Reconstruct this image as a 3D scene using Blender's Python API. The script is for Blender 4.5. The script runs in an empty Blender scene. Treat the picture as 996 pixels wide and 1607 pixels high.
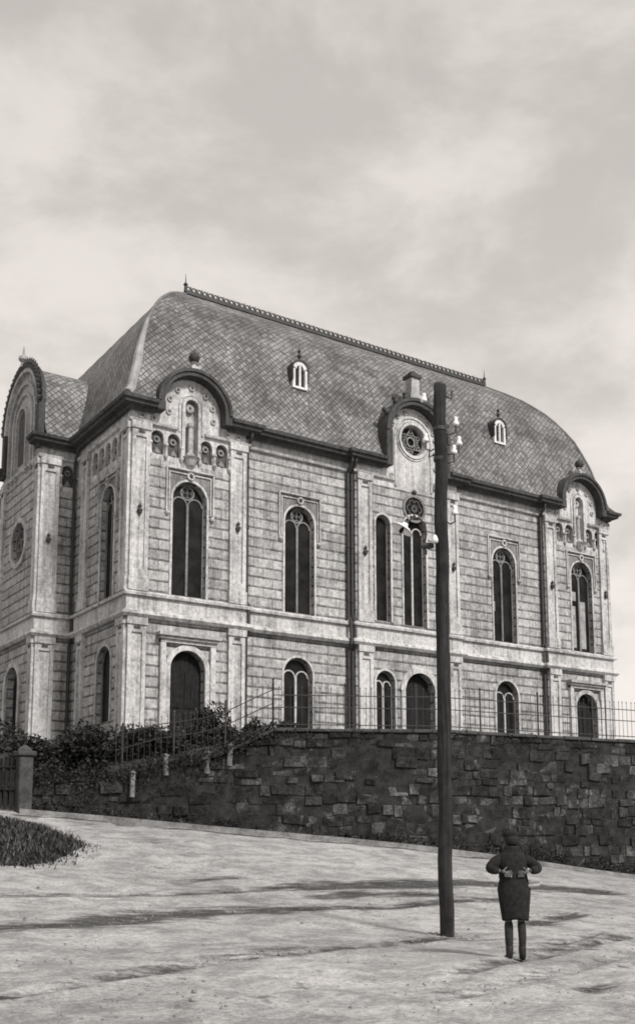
import bpy, bmesh, math, random
import numpy as np
from mathutils import Vector, Matrix
from mathutils.geometry import tessellate_polygon
random.seed(7)
R = math.radians
PI = math.pi
S = bpy.context.scene
COL = S.collection

# ------------------------------------------------------------------ helpers
class MB:
    """collects shapes and links them as ONE mesh object"""
    def __init__(s): s.v = []; s.f = []; s.uv = None
    def add(s, vs, fs):
        b = len(s.v); s.v += [tuple(p) for p in vs]; s.f += [tuple(b + i for i in f) for f in fs]; return s
    def box(s, x0, x1, y0, y1, z0, z1):
        if x0 > x1: x0, x1 = x1, x0
        if y0 > y1: y0, y1 = y1, y0
        if z0 > z1: z0, z1 = z1, z0
        vs = [(x0,y0,z0),(x1,y0,z0),(x1,y1,z0),(x0,y1,z0),(x0,y0,z1),(x1,y0,z1),(x1,y1,z1),(x0,y1,z1)]
        return s.add(vs, [(0,3,2,1),(4,5,6,7),(0,1,5,4),(1,2,6,5),(2,3,7,6),(3,0,4,7)])
    def tube(s, pts, rad, n=8, caps=True):
        pts = [Vector(p) for p in pts]
        if not isinstance(rad, (list, tuple)): rad = [rad] * len(pts)
        vs = []; ref = None
        for i, p in enumerate(pts):
            d = (pts[min(i+1, len(pts)-1)] - pts[max(i-1, 0)]).normalized()
            if ref is None:
                a = Vector((0,0,1)) if abs(d.z) < .9 else Vector((1,0,0))
                ref = d.cross(a).normalized()
            ref = (ref - d * ref.dot(d)).normalized()
            b = d.cross(ref)
            for k in range(n):
                t = 2*PI*k/n
                vs.append(p + (ref*math.cos(t) + b*math.sin(t))*rad[i])
        fs = []
        for i in range(len(pts)-1):
            for k in range(n):
                fs.append((i*n+k, i*n+(k+1) % n, (i+1)*n+(k+1) % n, (i+1)*n+k))
        if caps:
            fs.append(tuple(range(n-1, -1, -1))); fs.append(tuple((len(pts)-1)*n+k for k in range(n)))
        return s.add(vs, fs)
    def lathe(s, base, prof, n=12, axis=(0,0,1)):
        ax = Vector(axis).normalized(); a = Vector((0,0,1)) if abs(ax.z) < .9 else Vector((1,0,0))
        u = ax.cross(a).normalized(); w = ax.cross(u); base = Vector(base)
        vs = []
        for (r, h) in prof:
            for k in range(n):
                t = 2*PI*k/n
                vs.append(base + ax*h + (u*math.cos(t) + w*math.sin(t))*r)
        fs = []
        for i in range(len(prof)-1):
            for k in range(n):
                fs.append((i*n+k, i*n+(k+1) % n, (i+1)*n+(k+1) % n, (i+1)*n+k))
        fs.append(tuple(range(n-1, -1, -1))); fs.append(tuple((len(prof)-1)*n+k for k in range(n)))
        return s.add(vs, fs)
    def plate(s, fr, outer, holes, w0, w1):
        """a slab with holes; fr maps (u, v, w) to the world, w0 is the face side"""
        loops = [outer] + list(holes)
        tri = tessellate_polygon([[Vector((p[0], p[1], 0)) for p in l] for l in loops])
        flat = [p for l in loops for p in l]; n = len(flat)
        vs = [fr(p[0], p[1], w0) for p in flat] + [fr(p[0], p[1], w1) for p in flat]
        fs = [tuple(t) for t in tri] + [tuple(n+i for i in reversed(t)) for t in tri]
        o = 0
        for l in loops:
            m = len(l)
            for i in range(m):
                a, b = o+i, o+(i+1) % m
                fs.append((a, b, n+b, n+a))
            o += m
        return s.add(vs, fs)
    def ring(s, fr, cu, cv, r0, r1, w0, w1, a0=0, a1=2*PI, n=24):
        """a curved bar (an arch or ring) in the plane of fr"""
        full = abs(a1-a0-2*PI) < 1e-6
        m = n if full else n+1
        vs = []
        for k in range(m):
            t = a0+(a1-a0)*k/n; c, q = math.cos(t), math.sin(t)
            for (rr, w) in ((r0,w0),(r1,w0),(r1,w1),(r0,w1)):
                vs.append(fr(cu+rr*c, cv+rr*q, w))
        fs = []
        for k in range(n):
            a = k*4; b = ((k+1) % m)*4
            for j in range(4): fs.append((a+j, a+(j+1) % 4, b+(j+1) % 4, b+j))
        if not full: fs += [(0,1,2,3), (n*4+3,n*4+2,n*4+1,n*4)]
        return s.add(vs, fs)
    def bar(s, fr, u0, u1, v0, v1, w0, w1):
        pts = [fr(u,v,w) for u in (u0,u1) for v in (v0,v1) for w in (w0,w1)]
        xs, ys, zs = zip(*pts)
        return s.box(min(xs),max(xs),min(ys),max(ys),min(zs),max(zs))
    def sweep(s, path, prof):
        """a moulding run along a plan polyline (mitred), outside on the right hand; prof = (out, z)"""
        P = [Vector((p[0], p[1])) for p in path]; n = len(P); offs = []
        for i in range(n):
            ns = []
            if i > 0: d = (P[i]-P[i-1]).normalized(); ns.append(Vector((d.y, -d.x)))
            if i < n-1: d = (P[i+1]-P[i]).normalized(); ns.append(Vector((d.y, -d.x)))
            if len(ns) == 2:
                b = ns[0]+ns[1]; b = b/(1+ns[0].dot(ns[1])); offs.append(b)
            else: offs.append(ns[0])
        vs = []; m = len(prof)
        for i in range(n):
            for (o, z) in prof: vs.append((P[i].x+offs[i].x*o, P[i].y+offs[i].y*o, z))
        fs = []
        for i in range(n-1):
            for j in range(m):
                fs.append((i*m+j, i*m+(j+1) % m, (i+1)*m+(j+1) % m, (i+1)*m+j))
        fs.append(tuple(range(m-1,-1,-1))); fs.append(tuple((n-1)*m+k for k in range(m)))
        return s.add(vs, fs)
    def build(s, name, m, parent=None, smooth=False, loc=None, bevel=0, uv=None):
        o0 = Vector(loc) if loc is not None else (world_loc(parent) if parent else Vector((0,0,0)))
        me = bpy.data.meshes.new(name)
        me.from_pydata([tuple(Vector(v)-o0) for v in s.v], [], s.f)
        if uv:
            ul = me.uv_layers.new(name='UVMap')
            for li, l in enumerate(me.loops): ul.data[li].uv = uv[l.vertex_index]
        bm = bmesh.new(); bm.from_mesh(me); bmesh.ops.recalc_face_normals(bm, faces=bm.faces[:]); bm.to_mesh(me); bm.free()
        if m: me.materials.append(m)
        for p in me.polygons: p.use_smooth = smooth
        o = bpy.data.objects.new(name, me); COL.objects.link(o)
        if parent: o.parent = parent
        else: o.location = o0
        if bevel:
            b = o.modifiers.new('bevel', 'BEVEL'); b.width = bevel; b.segments = 1; b.limit_method = 'ANGLE'
        return o

def world_loc(o):
    v = Vector((0,0,0))
    while o: v = v + o.location; o = o.parent
    return v
def thing(name, label, cat, loc, group=None):
    o = bpy.data.objects.new(name, None); COL.objects.link(o); o.location = loc
    o.empty_display_size = .3
    return tag(o, label, cat, group)
def tag(o, label=None, cat=None, group=None, kind=None):
    if label: o['label'] = label
    if cat: o['category'] = cat
    if group: o['group'] = group
    if kind: o['kind'] = kind
    return o
def arch(cu, hw, v0, vt, n=14):
    sp = vt-hw
    return [(cu-hw,v0),(cu+hw,v0)] + [(cu+hw*math.cos(PI*k/n), sp+hw*math.sin(PI*k/n)) for k in range(n+1)]
def circ(cu, cv, r, n=24): return [(cu+r*math.cos(2*PI*k/n), cv+r*math.sin(2*PI*k/n)) for k in range(n)]
def rect(u0,u1,v0,v1): return [(u0,v0),(u1,v0),(u1,v1),(u0,v1)]
def south(y):  return lambda u, v, w: (u, y+w, v)           # w grows into the building
def west(x):   return lambda u, v, w: (x+w, u, v)
def east(x):   return lambda u, v, w: (x-w, u, v)

# ------------------------------------------------------------------ materials (monochrome place: greys)
class NT:
    def __init__(s, name):
        s.m = bpy.data.materials.new(name); s.m.use_nodes = True; s.t = s.m.node_tree; s.t.nodes.clear()
        s.out = s.n('ShaderNodeOutputMaterial'); s.b = s.n('ShaderNodeBsdfPrincipled'); s.l(s.b.outputs[0], s.out.inputs[0])
    def n(s, t, **kw):
        o = s.t.nodes.new(t)
        for k, v in kw.items(): setattr(o, k, v)
        return o
    def l(s, a, b): s.t.links.new(a, b)
    def val(s, x, sock):
        if isinstance(x, (int, float)): sock.default_value = x
        else: s.l(x, sock)
    def math(s, op, a, b=0., c=0., clamp=False):
        o = s.n('ShaderNodeMath', operation=op, use_clamp=clamp)
        s.val(a, o.inputs[0]); s.val(b, o.inputs[1]); s.val(c, o.inputs[2]); return o.outputs[0]
    def obj(s): return s.n('ShaderNodeTexCoord').outputs['Object']
    def noise(s, vec, scale, detail=4, rough=.6, dist=0.):
        o = s.n('ShaderNodeTexNoise'); s.l(vec, o.inputs['Vector'])
        o.inputs['Scale'].default_value = scale; o.inputs['Detail'].default_value = detail
        o.inputs['Roughness'].default_value = rough; o.inputs['Distortion'].default_value = dist
        return o.outputs[0]
    def scale(s, vec, sx, sy, sz):
        o = s.n('ShaderNodeVectorMath', operation='MULTIPLY'); s.l(vec, o.inputs[0]); o.inputs[1].default_value = (sx,sy,sz); return o.outputs[0]
    def ramp(s, x, a, b, lo=0., hi=1.):
        o = s.n('ShaderNodeMapRange'); o.interpolation_type = 'SMOOTHSTEP'; s.val(x, o.inputs[0])
        for i, v in enumerate((a,b,lo,hi)): o.inputs[i+1].default_value = v
        return o.outputs[0]
    def grey(s, x):
        o = s.n('ShaderNodeCombineColor'); [s.l(x, o.inputs[i]) for i in range(3)]; return o.outputs[0]
    def finish(s, x, rough=.8, spec=.3, bump=None, bstr=.4, bdist=.02):
        if isinstance(x, (int, float)): s.b.inputs['Base Color'].default_value = (x,x,x,1)
        else: s.l(s.grey(x), s.b.inputs['Base Color'])
        s.b.inputs['Roughness'].default_value = rough; s.b.inputs['Specular IOR Level'].default_value = spec
        if bump is not None:
            o = s.n('ShaderNodeBump'); o.inputs['Strength'].default_value = bstr; o.inputs['Distance'].default_value = bdist
            s.l(bump, o.inputs['Height']); s.l(o.outputs[0], s.b.inputs['Normal'])
        return s.m

def m_plain(name, base, var=.25, scale=3., rough=.8, spec=.3, bstr=.3, bdist=.01):
    t = NT(name); c = t.obj(); a = t.noise(c, scale); b = t.noise(c, scale*7, 3)
    x = t.math('ADD', t.math('MULTIPLY', a, .65), t.math('MULTIPLY', b, .35))
    v = t.ramp(x, .3, .7, base*(1-var), base*(1+var))
    return t.finish(v, rough, spec, b, bstr, bdist)

def weather(t, c):
    """stains and runs in old plaster: blotches, vertical streaks, fine grain (0..1, 1 clean)"""
    blot = t.noise(c, .55, 5, .65)
    streak = t.noise(t.scale(c, 4.5, 4.5, .22), 1., 5, .7)
    fine = t.noise(c, 9., 3, .7)
    x = t.math('ADD', t.math('MULTIPLY', blot, .36), t.math('MULTIPLY', streak, .39))
    return t.math('ADD', x, t.math('MULTIPLY', fine, .25)), fine

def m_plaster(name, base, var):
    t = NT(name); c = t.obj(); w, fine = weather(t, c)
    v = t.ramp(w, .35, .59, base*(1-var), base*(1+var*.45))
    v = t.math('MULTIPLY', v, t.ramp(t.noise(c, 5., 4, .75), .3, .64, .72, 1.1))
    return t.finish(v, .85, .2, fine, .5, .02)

def m_ashlar(name, base):
    t = NT(name); c = t.obj()
    sp = t.n('ShaderNodeSeparateXYZ'); t.l(c, sp.inputs[0])
    u = t.math('ADD', sp.outputs[0], sp.outputs[1])
    cb = t.n('ShaderNodeCombineXYZ'); t.l(u, cb.inputs[0]); t.l(sp.outputs[2], cb.inputs[1])
    # slight wobble so that the joints are not ruler-straight
    wob = t.n('ShaderNodeVectorMath', operation='ADD'); t.l(cb.outputs[0], wob.inputs[0])
    wn = t.n('ShaderNodeTexNoise'); t.l(c, wn.inputs['Vector']); wn.inputs['Scale'].default_value = 1.7
    ws = t.n('ShaderNodeVectorMath', operation='MULTIPLY'); t.l(wn.outputs[1], ws.inputs[0]); ws.inputs[1].default_value = (.05,.035,0)
    t.l(ws.outputs[0], wob.inputs[1])
    br = t.n('ShaderNodeTexBrick'); t.l(wob.outputs[0], br.inputs['Vector'])
    br.inputs['Color1'].default_value = (.74,.74,.74,1); br.inputs['Color2'].default_value = (1.02,1.02,1.02,1); br.inputs['Mortar'].default_value = (.6,.5,.5,1)
    br.inputs['Scale'].default_value = 1.; br.inputs['Mortar Size'].default_value = .022; br.inputs['Mortar Smooth'].default_value = .35
    br.inputs['Brick Width'].default_value = .98; br.inputs['Row Height'].default_value = .445; br.inputs['Bias'].default_value = .1
    w, fine = weather(t, c)
    v = t.ramp(w, .35, .59, base*.45, base*1.25)
    v = t.math('MULTIPLY', v, t.ramp(t.noise(c, 5., 4, .75), .32, .66, .68, 1.2))
    v = t.math('MULTIPLY', v, br.outputs[0])
    # horizontal joints: deep, dirty; upright ones fainter
    vz = t.math('FRACT', t.math('DIVIDE', t.math('ADD', sp.outputs[2], t.math('MULTIPLY', t.math('SUBTRACT', wn.outputs[0], .5), .04)), .445))
    hz = t.math('SUBTRACT', 1., t.ramp(t.math('MINIMUM', vz, t.math('SUBTRACT', 1., vz)), .05, .15))
    mort = t.math('MAXIMUM', t.math('MULTIPLY', br.outputs[1], .25), hz)
    mort = t.math('MULTIPLY', mort, t.ramp(t.noise(c, 2.1, 3), .3, .62, .45, 1.))
    v = t.math('MULTIPLY', v, t.math('SUBTRACT', 1., t.math('MULTIPLY', mort, .6)))
    h = t.math('SUBTRACT', t.math('MULTIPLY', fine, .3), mort)
    return t.finish(v, .88, .2, h, .7, .03)

def m_tiles(name, base, size, lo=.45):
    """diamond-laid slates over a UV in metres"""
    t = NT(name); uv = t.n('ShaderNodeTexCoord').outputs['UV']
    rot = t.n('ShaderNodeMapping'); rot.inputs['Rotation'].default_value = (0,0,R(45)); t.l(uv, rot.inputs[0])
    nz = t.n('ShaderNodeTexNoise'); t.l(uv, nz.inputs['Vector']); nz.inputs['Scale'].default_value = 1.3
    ws = t.n('ShaderNodeVectorMath', operation='MULTIPLY'); t.l(nz.outputs[1], ws.inputs[0]); ws.inputs[1].default_value = (.07,.07,0)
    ad = t.n('ShaderNodeVectorMath', operation='ADD'); t.l(rot.outputs[0], ad.inputs[0]); t.l(ws.outputs[0], ad.inputs[1])
    br = t.n('ShaderNodeTexBrick', offset=0.); t.l(ad.outputs[0], br.inputs['Vector'])
    br.inputs['Color1'].default_value = (lo,lo,lo,1); br.inputs['Color2'].default_value = (1.25,1.25,1.25,1); br.inputs['Mortar'].default_value = (.34,.34,.34,1)
    br.inputs['Scale'].default_value = 1.; br.inputs['Mortar Size'].default_value = size*.1; br.inputs['Mortar Smooth'].default_value = .6
    br.inputs['Brick Width'].default_value = size; br.inputs['Row Height'].default_value = size
    ob = t.obj()
    big = t.ramp(t.noise(ob, .4, 5, .68), .35, .63, .55, 1.35)
    fine = t.noise(ob, 14., 3)
    v = t.math('MULTIPLY', t.math('MULTIPLY', br.outputs[0], base), t.math('MULTIPLY', big, t.ramp(fine, .28, .72, .6, 1.4)))
    # each slate tilts outward at its lower tip: sawtooth of the two diagonal coordinates
    sp = t.n('ShaderNodeSeparateXYZ'); t.l(ad.outputs[0], sp.inputs[0])
    fx = t.math('FRACT', t.math('DIVIDE', sp.outputs[0], size)); fy = t.math('FRACT', t.math('DIVIDE', sp.outputs[1], size))
    saw = t.math('SUBTRACT', 2., t.math('ADD', fx, fy))
    h = t.math('SUBTRACT', t.math('MULTIPLY', saw, .5), br.outputs[1])
    return t.finish(v, .55, .45, h, .8, .03)

def m_stones(name, lo, hi, skew):
    t = NT(name); c = t.obj()
    g = t.n('ShaderNodeNewGeometry').outputs['Random Per Island']
    g2 = t.math('POWER', g, skew)
    area = t.ramp(t.noise(c, .35, 3), .36, .64, .25, 1.4)
    v = t.math('ADD', lo, t.math('MULTIPLY', t.math('MULTIPLY', g2, area), hi-lo))
    n1 = t.noise(c, 2.6, 6, .75); n2 = t.noise(c, 13., 4, .75)
    v = t.math('MULTIPLY', v, t.ramp(n1, .3, .7, .35, 1.7)); v = t.math('MULTIPLY', v, t.ramp(n2, .3, .7, .55, 1.45))
    # lime blooms and runs: pale patches with ragged edges, drawn out downwards
    ln = t.noise(t.scale(c, 1.9, 1.9, 1.2), 1., 6, .75); lr = t.noise(t.scale(c, .3, .3, .45), 1., 2)
    lime = t.math('MULTIPLY', t.ramp(ln, .5, .66), t.ramp(lr, .43, .56))
    v = t.math('ADD', v, t.math('MULTIPLY', t.math('MULTIPLY', lime, t.ramp(n2, .3, .7, .3, 1.2)), .13))
    return t.finish(v, .9, .2, t.math('ADD', n1, t.math('MULTIPLY', n2, .5)), .9, .06)

def m_leaf(name, lo, hi):
    t = NT(name); g = t.n('ShaderNodeNewGeometry').outputs['Random Per Island']
    v = t.math('ADD', lo, t.math('MULTIPLY', t.math('POWER', g, 1.6), hi-lo))
    return t.finish(v, .75, .2)

def m_ground(name):
    t = NT(name); c = t.obj()
    at = t.n('ShaderNodeAttribute'); at.attribute_name = 'mud'
    big = t.noise(c, .22, 5, .6); mid = t.noise(c, 1.6, 6, .72, .4); fine = t.noise(c, 14., 4, .75); grit = t.noise(c, 55., 3, .8)
    v = t.ramp(big, .3, .7, .33, .42)
    v = t.math('MULTIPLY', v, t.ramp(mid, .34, .66, .66, 1.18))
    v = t.math('MULTIPLY', v, t.ramp(fine, .3, .7, .7, 1.2))
    v = t.math('MULTIPLY', v, t.ramp(grit, .3, .68, .72, 1.16))
    dirt = t.ramp(t.math('MULTIPLY', t.ramp(t.noise(c, .5, 3), .5, .68), t.ramp(mid, .5, .68)), .25, .9)
    v = t.math('MULTIPLY', v, t.math('SUBTRACT', 1., t.math('MULTIPLY', dirt, .6)))
    stk = t.noise(t.scale(c, 1.0, 4.2, 2.), 1., 6, .7, .3)      # clods and streaks along the track
    mud = t.ramp(t.math('ADD', at.outputs['Fac'], t.math('MULTIPLY', t.math('SUBTRACT', stk, .5), 2.1)), .24, .8)
    v = t.math('MULTIPLY', v, t.math('SUBTRACT', 1., t.math('MULTIPLY', mud, .78)))
    return t.finish(v, .95, .1, t.math('ADD', mid, t.math('MULTIPLY', fine, .5)), .75, .06)

def m_wood(name, base):
    t = NT(name); c = t.obj(); g = t.noise(t.scale(c, 22, 22, .8), 1., 5, .65); f = t.noise(c, 5., 4)
    v = t.math('MULTIPLY', t.ramp(g, .3, .7, base*.5, base*1.6), t.ramp(f, .3, .7, .7, 1.3))
    return t.finish(v, .85, .2, g, .8, .02)

def m_glass(name, base, rough):
    t = NT(name); c = t.obj(); v = t.ramp(t.noise(c, 1.4, 3), .35, .65, base*.55, base*1.5)
    return t.finish(v, rough, .12, t.noise(c, 2.5, 2), .15, .02)

M = dict(
    ashlar=m_ashlar('ashlar_render', .38), trim=m_plaster('plaster_trim', .46, .58), orn=m_plaster('plaster_ornament', .36, .5),
    deep=m_plaster('dark_plaster', .08, .5), dull=m_plaster('dull_ornament', .2, .5), cornice=m_plaster('sheet_metal_cornice', .065, .5),  # dark plaster tones; in the arcade recesses they stand for shade
    tile=m_tiles('slate_diamonds', .165, .21, .5), baytile=m_tiles('slate_diamonds_large', .18, .23, .45),
    zinc=m_plain('zinc_cap', .27, .3, 2., .55, .4), deck=m_plain('roof_sheet', .15, .3), iron=m_plain('dark_iron', .035, .4, 6., .6, .4),
    glass=m_glass('dark_window_glass', .012, .35), tracery=m_plaster('window_tracery', .19, .45), bronze=m_plain('dull_tracery', .09, .4, 5.), blind=m_plain('pale_window_blind', .3, .4, 4.), white=m_plain('white_paint', .62, .25, 5.),
    mullion=m_plain('painted_mullion', .42, .35, 5.), door=m_wood('dark_door_wood', .014), dark=m_plain('dark_interior', .022, .3),
    stone=m_stones('sooty_wall_stone', .017, .066, 2.0), core=m_plain('wall_mortar', .03, .6, 3., .95, .1, .8, .04), coping=m_plain('coping_stone', .06, .5, 2.5, .9, .2),
    clod=m_plain('earth_clods', .19, .4, 6., .95, .1), kerb=m_plain('kerb_stone', .2, .5, 2.5, .9, .2), pale=m_plain('pale_stone', .17, .35, 4., .9, .2),
    ground=m_ground('dirt_road'), terrace=m_plain('terrace_gravel', .045, .4, 1.5, .95, .1), leaf=m_leaf('dark_leaves', .01, .05), twig=m_plain('shrub_wood', .03),
    grass=m_leaf('rough_grass', .018, .12), pole=m_wood('tarred_pole_wood', .022), porcelain=m_plain('white_porcelain', .75, .12, 9., .25, .5, .05),
    coat=m_plain('dark_wool', .022, .45, 18., .95, .1, .6, .01), skin=m_plain('skin', .11, .12, 12., .6, .3), hair=m_plain('dark_hair', .018, .4, 40.),
    boot=m_plain('dark_leather', .02, .4, 20., .5, .4), stocking=m_plain('dark_stocking', .035, .3, 20., .95, .1), paper=m_plain('pale_paper', .36, .2, 12.),
)

# ------------------------------------------------------------------ camera
EYE = Vector((-16.850, -39.181, 1.6))
azX = R(56.7105); pitch = R(8.4232)
hd = Vector((math.cos(azX), math.sin(azX), 0)); rt = Vector((math.sin(azX), -math.cos(azX), 0))
fw = hd*math.cos(pitch) + Vector((0,0,1))*math.sin(pitch); up = rt.cross(fw)
cd = bpy.data.cameras.new('camera'); cam = bpy.data.objects.new('camera', cd); COL.objects.link(cam)
mt = Matrix((rt, up, -fw)).transposed().to_4x4(); mt.translation = EYE; cam.matrix_world = mt
cd.sensor_fit = 'AUTO'; cd.sensor_width = 36; cd.lens = 1668./1607*36
cd.shift_x = 10./1607; cd.shift_y = 271.5/1607
cd.clip_start = .1; cd.clip_end = 3000
S.camera = cam

# ------------------------------------------------------------------ ground
CP = [(-16.85,-39.2,0),(-12,-33,0),(-18,-30,.12),(-10,-36,0),(-5,-36,-.12),(4,-30,-.25),(12.6,-13.6,.44),(22,-15,-.1),(30,-18,-.7),
      (-5.25,-25.5,.07),(-6.5,-28.4,.06),(-8,-14.5,1.2),(-12,-13,1.6),(-6.3,-5.6,2.68),(.3,-9.9,1.92),(5.6,-12.6,1.34),(-9,-3.5,3.05),(-16,0,3.7),
      (-30,8,4.6),(-30,-20,1.9),(-25,-40,.3),(0,-45,-.5),(-5,15,3.6),(14,8,2.8),(35,20,1.8)]
cp = np.array(CP, float)
def _U(d): return np.where(d > 1e-9, d*d*np.log(d+1e-12), 0.)
_n = len(cp); _d = np.linalg.norm(cp[:,None,:2]-cp[None,:,:2], axis=2)
_A = np.zeros((_n+3,_n+3)); _A[:_n,:_n] = _U(_d)+np.eye(_n)*2.; _A[:_n,_n] = 1; _A[:_n,_n+1:] = cp[:,:2]; _A[_n,:_n] = 1; _A[_n+1:,:_n] = cp[:,:2].T
_w = np.linalg.solve(_A, np.concatenate([cp[:,2],[0,0,0]]))
def G0(x, y):
    x = np.asarray(x, float); y = np.asarray(y, float)
    d = np.sqrt((x[...,None]-cp[:,0])**2+(y[...,None]-cp[:,1])**2)
    z = _U(d)@_w[:_n]+_w[_n]+_w[_n+1]*x+_w[_n+2]*y
    far = np.clip((np.sqrt((x+5)**2+(y+15)**2)-32)/30, 0, 1); far = far*far*(3-2*far)
    return np.clip(z, -2, 6)*(1-far)+1.0*far
def g0(x, y): return float(G0(np.array([x]), np.array([y]))[0])

# wheel ruts and a dark kerb line, as plan polylines on the road: (points, half width, mud, depth)
RUTS = [
 ([(-14,-19.8),(-10.6,-19.55),(-8.6,-19.7),(-5.9,-19.15),(-3.55,-19.05)], .17, .62, .05),
 ([(-3.55,-19.05),(-1.15,-19.15),(.1,-18.95),(1.1,-19.05),(1.9,-19.6),(4,-20.5)], .33, .95, .06),
 ([(-14,-23.6),(-11.9,-23.2),(-10.8,-23.15),(-9.2,-22.1),(-8.1,-21.9),(-6.4,-21.85)], .27, .85, .05),
 ([(-6.4,-21.85),(-4.8,-21.7),(-2.2,-21.6),(0,-21.4)], .16, .7, .05),
 ([(-9.9,-22.85),(-9.1,-22.35),(-8.2,-22.2)], .25, .8, .03),
 ([(-14.5,-29),(-13.3,-28.5),(-11.5,-27.65),(-10.05,-27.0),(-8.55,-26.6),(-5.75,-25.95)], .12, .62, .07),
 ([(-10.6,-27.0),(-9.6,-26.5),(-8.7,-26.2)], .2, .45, .03),
 ([(-6.5,-17.9),(-5,-17.5),(-4.05,-17.6)], .15, .6, .03),
 ([(-4.3,-20.4),(-3.2,-20.2),(-1.9,-20.3),(-1.3,-20.6)], .22, .75, .03),
 ([(-2.4,-24.6),(-1.5,-24.25),(-.45,-23.85)], .2, .75, .05),
 ([(-5.75,-28.05),(-4.4,-27.25),(-2.6,-26.25)], .16, .55, .06),
 ([(-8.3,-29.3),(-7.4,-28.9),(-5.45,-28.0),(-3.1,-27.1),(-1.5,-26.5)], .12, .6, .08),
 ([(-9.4,-30.4),(-8.15,-30.0),(-6.3,-29.3),(-3.6,-28.05)], .14, .4, .07),
 ([(-6.3,-25.75),(-5.7,-25.8),(-5.2,-25.9),(-4.7,-26.0)], .2, .55, .02),
 ([(-4.9,-8.5),(-4.2,-11.0),(-4.0,-13.9),(-4.6,-15)], .2, .35, .03),
 ([(-8.0,-30.9),(-7.6,-30.8)], .12, .6, .03),
 ([(-6.6,-7.2),(-3.9,-8.4),(-1.7,-9.95),(.3,-11.2),(5.4,-13.85),(12.5,-14.95),(20,-16.1)], .1, .85, .03),  # thin dark line along the foot of the kerb
]
def seg_d(x, y, a, b):
    ax, ay = a; bx, by = b; L = (bx-ax)**2+(by-ay)**2
    t = np.clip(((x-ax)*(bx-ax)+(y-ay)*(by-ay))/L, 0, 1)
    return np.sqrt((x-ax-t*(bx-ax))**2+(y-ay-t*(by-ay))**2)


def make_ground():
    xs = list(np.arange(-26, 14.01, .14)); ys = list(np.arange(-40, -3.9, .14))
    def ext(lst):
        lo, hi = lst[0], lst[-1]; a = []; b = []; st = .3
        while st < 260:
            lo -= st; hi += st; a.append(lo); b.append(hi); st *= 1.45
        return np.array(a[::-1]+lst+b)
    X, Y = np.meshgrid(ext(xs), ext(ys), indexing='ij')
    Z = G0(X, Y)
    mud = np.zeros_like(Z)
    rng = np.random.default_rng(3)
    wob = sum(np.sin(X*a+Y*b+c)*.5 for a, b, c in rng.uniform(-1.3, 1.3, (6,3))*np.array([1,1,5]))*.07
    for pts, hw, m, dp in RUTS:
        d = np.min([seg_d(X+wob, Y-wob, pts[i], pts[i+1]) for i in range(len(pts)-1)], axis=0)
        w = np.exp(-(d/hw)**2); Z -= dp*.6*w; Z += dp*.3*np.exp(-((d-hw*1.9)/(hw*.7))**2)
        mud = np.maximum(mud, m*np.exp(-(d/(hw*2.4))**2))
    # small lumps
    bump = np.zeros_like(Z)
    for a, b, c in rng.uniform(-1, 1, (26,3)): 
        k = rng.uniform(1.5, 6.5); bump += np.sin(a*k*X+b*k*Y+c*9)/k
    Z += bump*.011
    Z -= np.where((Y > -9) & (X > -4), .35, 0.)      # under the terrace
    nx, ny = X.shape
    V = np.stack([X,Y,Z], -1).reshape(-1,3)
    idx = np.arange(nx*ny).reshape(nx,ny)
    F = np.stack([idx[:-1,:-1],idx[1:,:-1],idx[1:,1:],idx[:-1,1:]], -1).reshape(-1,4)
    me = bpy.data.meshes.new('ground'); me.from_pydata(V.tolist(), [], F.tolist()); me.materials.append(M['ground'])
    at = me.attributes.new('mud', 'FLOAT', 'POINT'); at.data.foreach_set('value', mud.reshape(-1).astype(np.float32))
    me.polygons.foreach_set('use_smooth', [True]*len(me.polygons))
    o = bpy.data.objects.new('ground', me); COL.objects.link(o); tag(o, kind='structure')
make_ground()

# ------------------------------------------------------------------ retaining wall
#        plan x, y, top z
WL = [(-6.0,-6.2,3.55),(-3.43,-7.32,3.58),(-3.0,-7.6,3.68),(-2.24,-8.1,3.98),(-1.14,-8.82,4.16),(-.49,-9.25,4.38),(.82,-10.11,5.12),(5.83,-12.68,5.12),(12.72,-13.74,5.1),(20,-14.9,5.1),(30,-16.5,5.1)]
def wall_pts(step=.5):
    out = []
    for a, b in zip(WL[:-1], WL[1:]):
        n = max(1, int(math.hypot(b[0]-a[0], b[1]-a[1])/step))
        for k in range(n): t = k/n; out.append(tuple(a[i]+(b[i]-a[i])*t for i in range(3)))
    return out+[WL[-1]]
cum = [0]
for a, b in zip(WL[:-1], WL[1:]): cum.append(cum[-1]+math.hypot(b[0]-a[0], b[1]-a[1]))
def wall_at(s):
    for i in range(len(WL)-1):
        if s <= cum[i+1] or i == len(WL)-2:
            t = (s-cum[i])/(cum[i+1]-cum[i]); a, b = WL[i], WL[i+1]
            d = Vector((b[0]-a[0], b[1]-a[1], 0)).normalized()
            return Vector((a[0]+(b[0]-a[0])*t, a[1]+(b[1]-a[1])*t, 0)), d, Vector((d.y,-d.x,0)), a[2]+(b[2]-a[2])*t

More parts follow.
